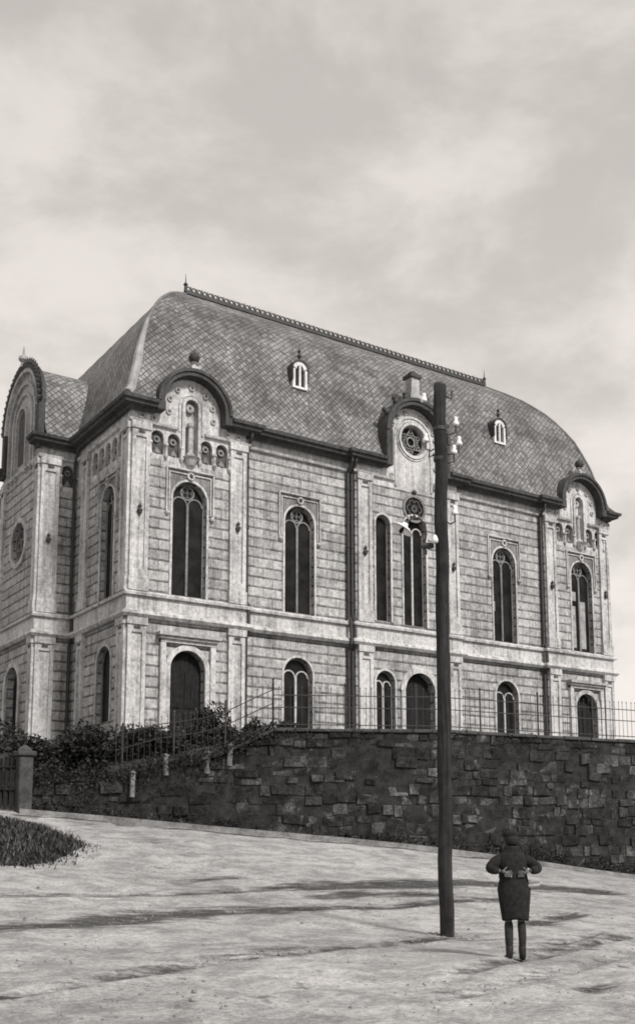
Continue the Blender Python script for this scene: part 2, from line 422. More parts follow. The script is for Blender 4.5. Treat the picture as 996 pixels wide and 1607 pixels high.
rw = thing('retaining_wall', 'long sooty rubble stone retaining wall below the iron railings, along the dirt road', 'wall', (.3,-9.8,1.5))
ms = MB(); core = MB(); total = cum[-1]; z = -1.2
random.seed(11)
while z < 5.1:
    hh = random.uniform(.2,.36); s = random.uniform(-.3,0)
    while s < total:
        L = random.uniform(.22,.8); s0 = max(s,0); s1 = min(s+L, total); s += L
        if s1-s0 < .08: continue
        p0, d, n, t0 = wall_at(s0+.01); p1, _, n1, t1 = wall_at(s1-.01)
        top = min(t0,t1); zt = z+hh
        gz = g0((p0.x+p1.x)/2, (p0.y+p1.y)/2)
        if zt < gz-.3 or z > top-.1: continue
        zt = min(zt, top); out = .03+random.random()**2*.1; g = .004; dz = .045*math.sin((s0+s1)*.9+z*3)+random.uniform(-.03,.03); hz_ = random.uniform(-.05,.04)
        j = lambda q=.02: random.uniform(-q,q)
        a, b = p0+d*g, p1-d*g; i = -.25
        vs = [a+n*i, b+n1*i, b+n1*i, a+n*i, a+n*(out+j()), b+n1*(out+j()), b+n1*(out+j()), a+n*(out+j())]
        zb_ = z+dz; ztt = min(zt+dz+hz_, top-.005); q_ = .035
        zz = [zb_+g,zb_+g,ztt-g,ztt-g,zb_+g+j(q_),zb_+g+j(q_),min(ztt-g+j(q_),top),min(ztt-g+j(q_),top)]
        ms.add([(v.x+j(.03),v.y+j(.03),q) for v, q in zip(vs,zz)], [(0,1,2,3),(4,7,6,5),(0,4,5,1),(3,2,6,7),(0,3,7,4),(1,5,6,2)])
    z += hh
ms.build('wall_face', M['stone'], rw, bevel=.025)
wp = wall_pts(.8)
core.sweep([(p[0],p[1]) for p in wp], [(.045,-1.5),(.045,3.45),(-.55,3.45),(-.55,-1.5)])
hi = [p for p in wp if p[0] >= .8]
core.sweep([(p[0],p[1]) for p in hi], [(.048,3.4),(.048,5.08),(-.5,5.08),(-.5,3.4)])
sl = [p for p in wp if -3.6 <= p[0] <= .83]
for a, b in zip(sl[:-1], sl[1:]):
    q = MB(); zt = min(a[2],b[2])-.03
    core.sweep([(a[0],a[1]),(b[0],b[1])], [(.05,3.3),(.05,zt),(-.5,zt),(-.5,3.3)])
core.build('wall_core', M['core'], rw)
cp_ = MB()
for a, b in zip(WL[:-1], WL[1:]):
    if b[0] < -.6: continue
    L = math.hypot(b[0]-a[0], b[1]-a[1]); n = max(1, round(L/1.1)); d = Vector((b[0]-a[0], b[1]-a[1], 0)).normalized(); nn = Vector((d.y,-d.x,0))
    for k in range(n):
        t0, t1 = k/n+.006/L*2, (k+1)/n-.006/L*2
        P = [Vector((a[0]+(b[0]-a[0])*t, a[1]+(b[1]-a[1])*t, a[2]+(b[2]-a[2])*t)) for t in (t0,t1)]
        o_ = .13+random.uniform(-.015,.015); h_ = .11+random.uniform(-.012,.012)
        vs = []
        for p in P:
            for (oo, zz) in ((o_,0),(o_,h_),(-.55,h_),(-.55,0)): vs.append(p+nn*oo+Vector((0,0,zz)))
        cp_.add(vs, [(0,1,2,3),(7,6,5,4),(0,4,5,1),(1,5,6,2),(2,6,7,3),(3,7,4,0)])
cp_.build('coping', M['coping'], rw, bevel=.02)

# narrow footway and kerb at the wall's foot
kb = MB(); fwy = MB(); pp = [p for p in wall_pts(.5)]
prev = None
for k, p in enumerate(pp):
    d = Vector((pp[min(k+1,len(pp)-1)][0]-pp[max(k-1,0)][0], pp[min(k+1,len(pp)-1)][1]-pp[max(k-1,0)][1], 0)).normalized(); n = Vector((d.y,-d.x,0))
    c = Vector((p[0],p[1],0)); a = c-n*.1; e = c+n*.75; f = c+n*.93
    ge = g0(f.x, f.y)+.14
    row = [(a.x,a.y,ge+.03),(e.x,e.y,ge-.004)]; kr = [(e.x,e.y,ge+.02),(f.x,f.y,ge+.02),(f.x,f.y,ge-.6),(e.x,e.y,ge-.6)]
    if prev:
        fwy.add([prev[0][0],prev[0][1],row[1],row[0]], [(0,1,2,3)])
        kb.add(prev[1]+kr, [(0,4,5,1),(1,5,6,2),(2,6,7,3),(3,7,4,0),(0,1,2,3),(7,6,5,4)])
    prev = (row, kr)
tag(fwy.build('footway', M['core'], loc=(0,-10,1.5)), kind='structure')
tag(kb.build('kerb', M['kerb'], loc=(0,-10,1.5)), kind='structure')

# terrace behind the wall
tb = MB(); offs = [.3,.9,1.6,2.6,4,6,9,14,22,40,70]; prev = None
for k, p in enumerate(wall_pts(.7)):
    row = []
    for o in offs:
        top = p[2] if p[0] > .8 else p[2]
        row.append((p[0]+(-.25*o if p[0] < 0 else .12*o), p[1]+o, min(4.98, p[2]-.22+.28*max(0,o-1.2))))
    if prev:
        for i in range(len(offs)-1): tb.add([prev[i],prev[i+1],row[i+1],row[i]], [(0,1,2,3)])
    prev = row
tag(tb.build('terrace', M['terrace'], loc=(0,0,4), smooth=True), kind='structure')

# ------------------------------------------------------------------ railings
def railing(label, pts, h, rails, step, post_every):
    """pts: (x, y, z) along the coping"""
    rl = thing('iron_railing', label, 'railing', pts[0], 'iron railings on the retaining wall')
    L = [0]
    for a, b in zip(pts[:-1], pts[1:]): L.append(L[-1]+(Vector(b)-Vector(a)).length)
    def at(s):
        for i in range(len(pts)-1):
            if s <= L[i+1] or i == len(pts)-2:
                return Vector(pts[i]).lerp(Vector(pts[i+1]), (s-L[i])/(L[i+1]-L[i]))
    for zr in rails:
        MB().tube([Vector(p)+Vector((0,0,zr)) for p in pts], .017, 6).build('rail', M['iron'], rl)
    n = int(L[-1]/step); pk = MB()
    for k in range(n+1):
        p = at(min(k*step, L[-1]))
        j = random.uniform(-.02,.02)
        pk.tube([p+Vector((0,0,.1)), p+Vector((j,0,h+random.uniform(-.03,.02)))], .0085, 5)
        pk.lathe(p+Vector((j,0,h-.01)), [(.008,0),(.02,.03),(.001,.09)], 5)
    pk.build('pickets', M['iron'], rl)
    for k in range(int(L[-1]/post_every)+1):
        p = at(min(k*post_every, L[-1]))
        q = MB(); q.tube([p+Vector((0,0,-.02)), p+Vector((0,0,h+.1))], .028, 7); q.lathe(p+Vector((0,0,h+.1)), [(.03,0),(.045,.03),(.03,.07),(.002,.1)], 7)
        q.build('post', M['iron'], rl)
bk = lambda p, dz=.1: (p[0]+.08, p[1]+.2, p[2]+dz)
railing('long level iron railing standing on the straight high part of the stone wall', [bk(p) for p in WL[6:]], 1.35, (.16,.72,1.12), .19, 2.35)
railing('short iron railing sloping down to the left along the lower stone wall by the shrubs', [bk(WL[6]),bk(WL[5]),bk(WL[4]),bk(WL[3]),bk(WL[1])], 1.5, (.2,.85,1.3), .19, 1.7)

# ------------------------------------------------------------------ synagogue
HX, DW = 28.62, 17.8                      # length along the road, depth
BY0, BY1, BX = 6.15, 11.65, -1.7          # front bay
T0, T1, C0, C1 = 5.45, 23.7, 11.35, 17.65 # bay joints on the road front
CT = [2.72, 26.45]; CC = 14.87; REC = .22
ZB = 4.7
sy = thing('synagogue', 'large pale rendered synagogue with round gables, tall arched windows and a curved slate mansard roof', 'building', (14.5,8.9,ZB))
def part(mb, name, mat, parent=sy, **k): return mb.build(name, M[mat], parent, **k)

def window(fr, c, hw, z0, zt, lancets=True, hood=None, border=.1, kind='tall', pale=None):
    """an arched window: tracery with glass, a plaster surround and, for the tall ones, a square hood moulding"""
    sp = zt-hw; f = MB()
    b = .075
    w0, w1 = .2, .3
    # outer frame
    f.ring(fr, c, sp, hw-b, hw+.03, w0, w1, 0, PI, 16); f.bar(fr, c-hw-.03, c-hw+b, z0, sp, w0, w1); f.bar(fr, c+hw-b, c+hw+.03, z0, sp, w0, w1)
    f.bar(fr, c-hw+b, c+hw-b, z0, z0+.08, w0, w1)
    mull = None
    if lancets:
        lw = (hw-b)/2; ls = sp-.18 if kind == 'tall' else sp-.12
        mull = MB(); mull.bar(fr, c-.05, c+.05, z0+.08, ls, w0-.02, w1)
        for q in (-1,1): (f if kind == 'tall' else mull).ring(fr, c+q*lw, ls, lw-.06, lw, w0+.012, w1-.012, 0, PI, 10)
        if kind == 'tall':
            r = hw*.42
            f.ring(fr, c, zt-b-r, r-.07, r, w0+.02, w1-.02, 0, 2*PI, 18)
            for a in range(4): f.ring(fr, c+r*.45*math.cos(a*PI/2+.78), zt-b-r+r*.45*math.sin(a*PI/2+.78), r*.3, r*.42, w0+.03, w1-.03, 0, 2*PI, 8)
    o = part(f, 'window', 'tracery')
    if mull: mull.build('mullion', M['mullion'] if kind != 'tall' else M['tracery'], o)
    g = MB(); g.plate(fr, arch(c, hw+.02, z0, zt+.02), [], w1-.04, w1-.02); g.build('pane', M['glass'], o)
    s = MB()
    s.ring(fr, c, sp, hw, hw+border, -.05, .02, 0, PI, 18); s.bar(fr, c-hw-border, c-hw, z0, sp, -.05, .02); s.bar(fr, c+hw, c+hw+border, z0, sp, -.05, .02)
    s.build('surround', M['trim'], o)
    if hood:
        hu, hz, hd_ = hood
        h = MB()
        h.bar(fr, c-hu, c+hu, hz-.06, hz, -.1, .02)
        h.bar(fr, c-hu+.13, c+hu-.13, hz-.24, hz-.19, -.07, .02)
        for q in (-1,1):
            h.bar(fr, c+q*hu, c+q*(hu-.06), hd_, hz-.06, -.09, .02)
            h.bar(fr, c+q*(hu-.13), c+q*(hu-.18), hd_+.05, hz-.24, -.07, .02)
            h.lathe(fr(c+q*(hu-.08), hd_-.2, -.06), [(.03,0),(.1,.06),(.12,.14),(.05,.2)], 8)
        h.ring(fr, c, hz-.3, .1, .17, -.13, .02, 0, 2*PI, 14)
        h.build('hood_mould', M['trim'], o)
        a_ = hu-.185; ra = hw+border+.004
        k = MB(); k.plate(fr, [(c-a_,sp),(c-ra,sp)]+[(c-ra*math.cos(PI*i/16), sp+ra*math.sin(PI*i/16)) for i in range(1,16)]+[(c+ra,sp),(c+a_,sp),(c+a_,hz-.25),(c-a_,hz-.25)], [], -.014, .01)
        k.build('spandrel', M['dull'], o)
    if pale:
        q = MB()
        for (u0,u1,v0,v1) in pale: q.bar(fr, u0, u1, v0, v1, w1-.062, w1-.045)
        q.build('blind', M['blind'], o)
    return o

def pilaster(fr, u0, u1, z0, z1, knob=None, proud=.13):
    m = 0.17; b = MB()
    if u1-u0 > .55: b.plate(fr, rect(u0,u1,z0+.55,z1-.3), [rect(u0+m,u1-m,z0+.9,z1-.62)], -proud, .02); b.bar(fr, u0+m-.01, u1-m+.01, z0+.89, z1-.61, -proud+.07, .01)
    else: b.bar(fr, u0, u1, z0+.55, z1-.3, -proud, .02)
    b.bar(fr, u0-.04, u1+.04, z0, z0+.55, -proud-.05, .02); b.bar(fr, u0-.05, u1+.05, z1-.3, z1, -proud-.06, .02)
    o = part(b, 'pilaster', 'trim')
    if knob:
        k = MB(); c = (u0+u1)/2
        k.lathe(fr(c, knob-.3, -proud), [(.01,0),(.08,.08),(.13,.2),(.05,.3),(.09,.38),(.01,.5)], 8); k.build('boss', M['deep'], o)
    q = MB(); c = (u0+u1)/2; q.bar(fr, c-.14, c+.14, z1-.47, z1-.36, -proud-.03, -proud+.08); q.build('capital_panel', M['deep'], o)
    return o

def rosette(fr, u, v, r=.13):
    b = MB(); b.ring(fr, u, v, r*.55, r, -.07, .0, 0, 2*PI, 10); b.lathe(fr(u, v, .0), [(r*.3,0),(r*.28,.05),(.01,.09)], 8, axis=Vector(fr(0,0,-1))-Vector(fr(0,0,0)))
    return b

Z1, Z2, ZF, ZE, ZM = 10.64, 11.6, 18.95, 19.52, 17.5      # string, sill string, frieze moulding, eaves soffit, arcade foot
WT = .42

def mini_arcade(fr, centres, hw=.29, zt=18.75, zb=17.72):
    holes = [arch(c, hw, zb, zt, 8) for c in centres]
    return holes
def mini_columns(fr, centres, parent, hw=.29, zb=17.72, cs=1., backmat='deep'):
    b = MB(); d = MB(); r = MB()
    edges = sorted(set([round(c-hw-.055,3) for c in centres]+[round(c+hw+.055,3) for c in centres]))
    ed = [edges[0]]
    for e in edges[1:]:
        if e-ed[-1] > .2: ed.append(e)
        else: ed[-1] = (e+ed[-1])/2
    for e in ed:
        ax = Vector(fr(0,0,-1))-Vector(fr(0,0,0))
        b = MB(); b.lathe(Vector(fr(e, zb-.2, -.06*cs+.01)), [(.02,0),(.09*cs,.12),(.1*cs,.2),(.06*cs,.26),(.055*cs,.55),(.1*cs,.62),(.09*cs,.7)], 8)
        b.build('colonnette', M['trim'], parent)
    for c in centres:
        d = MB(); d.bar(fr, c-hw-.02, c+hw+.02, zb-.02, 18.8, .17, .21); d.build('arcade_back', M[backmat], parent)  # recess shade painted into the dark back plate
        r = MB(); r.ring(fr, c, 18.4, .07, .15, .09, .169, 0, 2*PI, 10); r.build('rosette', M['dull'], parent)  # ornaments in the recess coloured darker too, as if shaded
        r = MB(); r.lathe(fr(c, zb+.02, .1), [(.16,0),(.16,.08),(.1,.16),(.02,.3)], 8); r.build('bracket', M['dull'], parent)

def corner_tower_front(c, u0, u1, pale=None):
    fr = south(0.)
    # lower + upper ashlar wall with door and window openings
    w = MB(); w.plate(fr, rect(u0,u1,ZB,ZM), [arch(c,.8,5.3,9.47), arch(c,.8,11.75,16.75)], 0, WT)
    part(w, 'wall', 'ashlar')
    # smooth gable zone: blind arcade, niche, round top
    r = 1.42; gc = 19.9
    outer = [(u0,ZM),(u1,ZM),(u1,ZE),(c+r,ZE)]+[(c+r*math.cos(PI*k/20), gc+r*math.sin(PI*k/20)) for k in range(21)]+[(c-r,ZE),(u0,ZE)]
    mc = [c-1.54,c-.78,c+.76,c+1.52]
    g = MB(); g.plate(fr, outer, mini_arcade(fr, mc)+[arch(c,.31,17.85,20.42,10)], 0, WT)
    go = part(g, 'gable', 'trim')
    mini_columns(fr, mc, go)
    n = MB(); n.bar(fr, c-.34, c+.34, 17.8, 20.45, .26, .32); n.build('niche_back', M['trim'], go)
    n = MB(); n.ring(fr, c, 20.11, .06, .2, .1, .255, 0, 2*PI, 12); n.lathe(fr(c, 17.86, .06), [(.24,0),(.24,.1),(.12,.2),(.1,1.3),(.16,1.4),(.16,1.5)], 10); n.build('niche_ornament', M['orn'], go)
    n = MB(); n.ring(fr, c, 20.11, .31, .45, -.09, .01, 0, PI, 16); n.ring(fr, c, 20.11, .5, .6, -.05, .01, 0, PI, 16)
    for q in (-1,1): n.bar(fr, c+q*.31, c+q*.45, 17.8, 20.11, -.09, .01); n.bar(fr, c+q*.5, c+q*.6, 18.9, 20.11, -.05, .01)
    n.lathe(fr(c, 17.35, -.02), [(.02,0),(.18,.12),(.3,.35),(.42,.45)], 10)
    n.build('niche_surround', M['trim'], go)
    for a in (-12,20,52,90,128,160,192):
        rosette(fr, c+1.08*math.cos(R(a)), gc+1.06*math.sin(R(a))).build('rosette', M['orn'], go)
    for q in (-1,1):
        for du in (1.75,2.3): rosette(fr, c+q*du, 19.22).build('rosette', M['orn'], go)
    # hood over the gable: dark metal roll, with a small barrel roof behind
    h = MB()
    h.ring(fr, c, gc, r, r+.2, -.3, .3, 0, PI, 28); h.ring(fr, c, gc, r+.2, r+.34, -.55, .9, 0, PI, 28); h.ring(fr, c, gc, r+.03, r+.2, -.48, -.301, 0, PI, 28)
    for q in (-1,1): h.bar(fr, c+q*(r), c+q*(r+.34), ZE-.02, gc, -.5, .85)
    ho = part(h, 'gable_hood', 'cornice')
    f = MB(); f.bar(fr, c-.2, c+.2, gc+r+.33, gc+r+.52, -.4, 0.); f.lathe(fr(c, gc+r+.52, -.2), [(.14,0),(.08,.08),(.07,.16),(.17,.22)], 10); f.build('finial_base', M['trim'], ho)
    f = MB(); f.lathe(fr(c, gc+r+.72, -.2), [(.05,0),(.2,.1),(.25,.25),(.2,.4),(.06,.5),(.01,.62)], 12); f.build('finial_ball', M['cornice'], ho, smooth=True)
    # window, door
    window(fr, c, .8, 11.75, 16.75, hood=(1.13,17.28,15.35), pale=pale)
    d = MB()
    d.ring(fr, c, 8.67, .8, 1.02, -.12, .02, 0, PI, 18)
    for q in (-1,1):
        d.bar(fr, c+q*.8, c+q*1.02, 5.2, 8.67, -.12, .02); d.bar(fr, c+q*1.03, c+q*1.27, 5.2, 9.84, -.17, .02)
    d.bar(fr, c-1.27, c+1.27, 9.72, 9.86, -.19, .02)
    do = part(MB().plate(fr, arch(c,.82,5.3,9.49), [], .3, .36), 'door', 'door')
    d.build('door_surround', M['trim'], do)
    l = MB(); l.bar(fr, c-1.42, c+1.42, 9.98, 10.12, -.4, .02); l.bar(fr, c-1.34, c+1.34, 9.86, 9.98, -.3, .02); l.build('lintel', M['orn'], do)
    k = MB()
    for q in (-1,1): k.lathe(fr(c+q*.3, 7.2, .28), [(.1,0),(.1,.03)], 8, axis=(0,-1,0))
    for q in (-1,1):
        k.bar(fr, c+q*.06, c+q*.7, 5.5, 6.9, .27, .3); k.bar(fr, c+q*.06, c+q*.7, 7.1, 8.6, .27, .3)
    k.build('door_panel', M['door'], do)
    st = MB()
    for i in range(4): st.box(c-1.5-i*.12, c+1.5+i*.12, -.35*(i+1), -.002 if i == 0 else -.35*i, 4.6, 5.3-i*.14)
    st.build('step', M['pale'], do)

corner_tower_front(CT[0], 0, T0)
c_ = CT[1]
corner_tower_front(CT[1], T1, HX, pale=[(c_-.6,c_-.25,12.0,14.3),(c_+.12,c_+.5,12.0,14.6),(c_-.55,c_-.2,14.6,15.1)])
f0 = south(0.); fr_ = south(REC)
# plain bays
for (u0, u1, c, lc, pale) in ((T0,C0,8.38,8.32,None),(C1,T1,20.95,20.95,[(20.3,20.5,13.4,13.9)])):
    w = MB(); w.plate(fr_, rect(u0,u1,ZB,ZF), [arch(c,.79,11.75,16.75), arch(lc,.76,6.5,9.75)], 0, WT); part(w, 'wall', 'ashlar')
    w = MB(); w.bar(fr_, u0, u1, ZF, ZE, 0, WT); part(w, 'frieze', 'orn')
    window(fr_, c, .79, 11.75, 16.75, hood=(1.12,17.3,15.2), pale=pale)
    window(fr_, lc, .76, 6.5, 9.75, kind='low', border=.1)
# centre bay
w = MB(); w.plate(f0, rect(C0,C1,ZB,18.55), [arch(CC,.7,11.86,17.35), arch(12.95,.44,11.9,17.1), arch(16.79,.44,11.9,17.1), arch(13.02,.55,6.4,9.55), arch(16.85,.55,6.4,9.55), arch(15.05,.9,5.3,9.6)], 0, WT)
part(w, 'wall', 'ashlar')
r = 1.6; gc = 21.25
outer = [(C0,18.55),(C1,18.55),(C1,ZE),(CC+r,ZE)]+[(CC+r*math.cos(PI*k/24), gc+r*math.sin(PI*k/24)) for k in range(25)]+[(CC-r,ZE),(C0,ZE)]
g = MB(); g.plate(f0, outer, [circ(CC,21.2,.78,28)], 0, WT); go = part(g, 'gable', 'trim')
# six pointed star tracery in the rose
rs = MB(); rs.ring(f0, CC, 21.2, .7, .8, .12, .26, 0, 2*PI, 28); rs.ring(f0, CC, 21.2, .2, .28, .15, .23, 0, 2*PI, 16)
for tri in (0,1):
    P = [(CC+.71*math.cos(R(90+tri*60+120*k)), 21.2+.71*math.sin(R(90+tri*60+120*k))) for k in range(3)]
    for k in range(3):
        a, b = P[k], P[(k+1) % 3]; rs.tube([f0(a[0],a[1],.18+tri*.03), f0(b[0],b[1],.18+tri*.03)], .032, 6)
for k in range(6):
    a = R(60*k+30); rs.ring(f0, CC+.53*math.cos(a), 21.2+.53*math.sin(a), .07, .11, .16, .22, 0, 2*PI, 10)
ro = rs.build('rose_window', M['dull'], go)
q = MB(); q.plate(f0, circ(CC,21.2,.79,28), [], .26, .28); q.build('pane', M['glass'], ro)
q = MB(); q.ring(f0, CC, 21.2, .79, .93, -.1, .02, 0, 2*PI, 32); q.ring(f0, CC, 21.2, .97, 1.03, -.05, .02, 0, 2*PI, 32); q.build('rose_surround', M['trim'], ro)
q = MB()
for s_ in (-1,1): q.bar(f0, CC+s_*1.05, CC+s_*1.17, 18.7, 21.2, -.06, .02)
q.ring(f0, CC, 21.25, 1.08, 1.17, -.055, .02, 0, PI, 24); q.build('gable_band', M['trim'], go)
for a in (25,48,70,110,132,155): rosette(f0, CC+1.39*math.cos(R(a)), gc+1.38*math.sin(R(a)), .12).build('rosette', M['orn'], go)
for s_ in (-1,1):
    for zz in (19.2,20.0,20.8,21.5): rosette(f0, CC+s_*1.38, zz, .12).build('rosette', M['orn'], go)
h = MB()
h.ring(f0, CC, gc, r, r+.22, -.3, .3, 0, PI, 30); h.ring(f0, CC, gc, r+.22, r+.38, -.55, 1.7, 0, PI, 30); h.ring(f0, CC, gc, r+.03, r+.22, -.48, -.301, 0, PI, 30)
for s_ in (-1,1): h.bar(f0, CC+s_*r, CC+s_*(r+.38), ZE-.02, gc, -.5, 1.2)
ho = part(h, 'gable_hood', 'cornice')
for a in (28,52,72,108,128,152):
    b = MB(); p = Vector(f0(CC+(r+.36)*math.cos(R(a)), gc+(r+.36)*math.sin(R(a)), -.3)); b.lathe(p, [(.16,0),(.18,.1),(.1,.22),(.13,.3),(.02,.42)], 8, axis=(math.cos(R(a)),0,math.sin(R(a)))); b.build('acroterion', M['cornice'], ho)
b = MB(); b.box(CC-.4,CC+.4,-.4,.34,23.1,23.5); b.box(CC-.25,CC+.25,-.27,.23,23.5,24.4); b.build('pedestal', M['orn'], ho)
b = MB(); b.box(CC-.34,CC+.34,-.36,.32,24.4,24.58); b.lathe((CC,-.02,24.58), [(.3,0),(.24,.14),(.1,.24),(.02,.28)], 8); b.build('pedestal_cap', M['cornice'], ho)
# centre windows: keyhole window with a round head, two narrow lights beside it
hd_c = MB()
sp = 17.8
o = window(f0, CC, .7, 11.86, 17.35, kind='low', border=.1)
q = MB(); q.ring(f0, CC, 17.72, .58, .7, -.06, .03, 0, 2*PI, 24); q.build('round_head', M['dull'], o)
q = MB(); q.lathe(f0(CC,17.72,.0), [(.59,0),(.58,.015)], 24, axis=(0,-1,0)); q.build('head_pane', M['glass'], o)
q = MB(); 
for k in range(6): q.ring(f0, CC+.3*math.cos(k*PI/3), 17.72+.3*math.sin(k*PI/3), .13, .18, -.05, -.01, 0, 2*PI, 10)
q.ring(f0, CC, 17.72, .08, .13, -.05, -.01, 0, 2*PI, 10); q.lathe(f0(CC,18.5,-.05), [(.12,0),(.14,.08),(.03,.2)], 8); q.build('head_tracery', M['bronze'], o)
for u in (12.95,16.79): window(f0, u, .44, 11.9, 17.1, lancets=False, border=.1)
for u in (13.02,16.85): window(f0, u, .55, 6.4, 9.55, kind='low', border=.1)
do = part(MB().plate(f0, arch(15.05,.92,5.3,9.62), [], .32, .38), 'door', 'door')
d = MB(); d.ring(f0, 15.05, 8.7, .9, 1.18, -.12, .02, 0, PI, 20)
for s_ in (-1,1): d.bar(f0, 15.05+s_*.9, 15.05+s_*1.12, 5.2, 8.7, -.1, .02)
d.build('door_surround', M['trim'], do)
st = MB()
for i in range(4): st.box(13.4-i*.12, 16.7+i*.12, -.35*(i+1), -.002 if i == 0 else -.35*i, 4.6, 5.3-i*.14)
st.build('step', M['pale'], do)

# pilasters on the road front
for (u0,u1) in ((0,.8),(4.62,5.42),(11.45,12.25),(16.95+.55,17.62),(23.75,24.5),(27.9,HX)):
    if u1-u0 < .3: u0 = u1-.7
    pilaster(f0, u0, u1, Z2+.13, ZF-.05, knob=15.2); pilaster(f0, u0, u1, ZB, Z1-.02, knob=None)

# west front of the corner tower, and the one beyond the bay
fw_ = west(0.)
def west_tower(y0, y1, flip):
    m = (lambda y: y) if not flip else (lambda y: DW-y)
    c = m(2.25)
    w = MB(); w.plate(fw_, rect(y0,y1,ZB,ZM), [arch(c,.72,11.75,16.7), arch(c,.76,6.5,9.74)], 0, WT); part(w, 'wall', 'ashlar')
    mc = [m(1.05+.72*k) for k in range(5)]
    g = MB(); g.plate(fw_, rect(y0,y1,ZM,ZE), mini_arcade(fw_, mc, .3), 0, WT); go = part(g, 'frieze', 'trim'); mini_columns(fw_, mc, go, .3, cs=.45, backmat='iron')  # near-black arcade backs: shade of the openings put into the colour
    window(fw_, c, .72, 11.75, 16.7, hood=(1.05,17.2,15.3)); window(fw_, c, .76, 6.5, 9.74, kind='low', border=.1, lancets=False)
    for (a,b) in ((0,.75),(4.5,5.2)):
        a, b = sorted((m(a),m(b)))
        pilaster(fw_, max(a,.006), b, Z2+.13, ZF-.05); pilaster(fw_, max(a,.006), b, ZB, Z1-.02)
west_tower(WT+.001, BY0, False); west_tower(BY1, DW-WT, True)
# corner return so the south wall's end reads as one block with the west face
# front bay
fs = south(BY0); fb = west(BX); bc = 8.9
w = MB(); w.plate(fs, rect(BX+WT+.001,0,ZB,ZM), [], 0, WT); part(w, 'wall', 'ashlar')
w = MB(); w.plate(fs, rect(BX+WT+.001,0,ZM,ZE), [arch(-.42,.3,17.72,18.75,8)], 0, WT); go = part(w, 'frieze', 'trim'); mini_columns(fs, [-.42], go, .3)
w = MB(); w.bar(south(BY1), BX+WT+.001, 0, ZB, ZE, -WT, 0); part(w, 'wall', 'ashlar')
w = MB(); w.plate(fb, rect(BY0,BY1,ZB,18.6), [circ(bc-.05,15.5,.98,28), arch(bc,.95,5.5,9.6)], 0, WT); part(w, 'wall', 'ashlar')
br_ = 2.3; bz = 21.55
outer = [(BY0,18.6),(BY1,18.6),(BY1,ZE),(bc+br_,ZE)]+[(bc+br_*math.cos(PI*k/28), bz+br_*math.sin(PI*k/28)) for k in range(29)]+[(bc-br_,ZE),(BY0,ZE)]
g = MB(); g.plate(fb, outer, [], 0, WT); go = part(g, 'gable', 'orn')
q = MB()
for rr, dd in ((1.95,.14),(1.45,.1),(.8,.16)):
    q.ring(fb, bc, bz-.1, rr-.14, rr, -dd, .01, 0, PI, 26)
    for s_ in (-1,1): q.bar(fb, bc+s_*(rr-.14), bc+s_*rr, 18.75, bz-.1, -dd, .01)
q.build('gable_band', M['orn'], go)
q = MB(); q.plate(fb, arch(bc,.64,19.4,bz+.52), [], -.012, .01); q.build('gable_niche_shade', M['deep'], go)  # flat dark plate on the face: the niche's shade as colour, no recess
h = MB()
hi_ = MB(); hi_.ring(fb, bc, bz, br_, br_+.2, -.2, .1, 0, PI, 34); h.ring(fb, bc, bz, br_+.2, br_+.38, -.26, .14, 0, PI, 34)
for s_ in (-1,1): h.bar(fb, bc+s_*br_, bc+s_*(br_+.38), ZE-.02, bz, -.2, .12)
for k in range(27):
    a = R(4+k*6.62); ca, sa = math.cos(a), math.sin(a)
    h.lathe(fb(bc+(br_+.36)*ca, bz+(br_+.36)*sa, -.16), [(.11,0),(.13,.1),(.06,.2),(.01,.34)], 6, axis=(0,ca,sa))
ho = part(h, 'gable_hood', 'cornice')
hi_.build('gable_archivolt', M['trim'], ho)
f = MB(); f.lathe(fb(bc, bz+br_+.36, -.15), [(.2,0),(.12,.12),(.1,.25),(.24,.4),(.22,.55),(.06,.65),(.04,.95),(.01,1.1)], 10); f.build('finial', M['zinc'], ho)
rs = MB(); c2 = bc-.05
rs.ring(fb, c2, 15.5, .85, 1.0, .14, .28, 0, 2*PI, 28); rs.ring(fb, c2, 15.5, .2, .28, .16, .26, 0, 2*PI, 14)
for k in range(6):
    a = k*PI/3; rs.ring(fb, c2+.55*math.cos(a), 15.5+.55*math.sin(a), .2, .26, .17, .25, 0, 2*PI, 12)
ro = part(rs, 'rose_window', 'tracery')
q = MB(); q.plate(fb, circ(c2,15.5,.99,28), [], .28, .3); q.build('pane', M['glass'], ro)
q = MB(); q.ring(fb, c2, 15.5, .98, 1.2, -.1, .02, 0, 2*PI, 32); q.build('rose_surround', M['trim'], ro)
do = part(MB().plate(fb, arch(bc,.97,5.5,9.62), [], .32, .38), 'door', 'door')
d = MB(); d.ring(fb, bc, 8.65, .95, 1.2, -.12, .02, 0, PI, 20)
for s_ in (-1,1): d.bar(fb, bc+s_*.95, bc+s_*1.2, 5.2, 8.65, -.12, .02)
d.build('door_surround', M['trim'], do)
pilaster(fs, BX, -.85, Z2+.13, ZF-.05, knob=15.2); pilaster(fs, BX, -.85, ZB, Z1-.02)
for a, b in ((BY0+.006,BY0+.5),(BY1-.5,BY1)):
    pilaster(fb, a, b, Z2+.13, ZF-.05); pilaster(fb, a, b, ZB, Z1-.02)
# back and far side walls
w = MB(); w.box(WT,HX-WT,DW-WT,DW,ZB,ZE); part(w, 'wall', 'ashlar')
w = MB(); w.plate(east(HX), rect(WT+.001,DW,ZB,ZE), [], 0, WT); part(w, 'wall', 'ashlar')

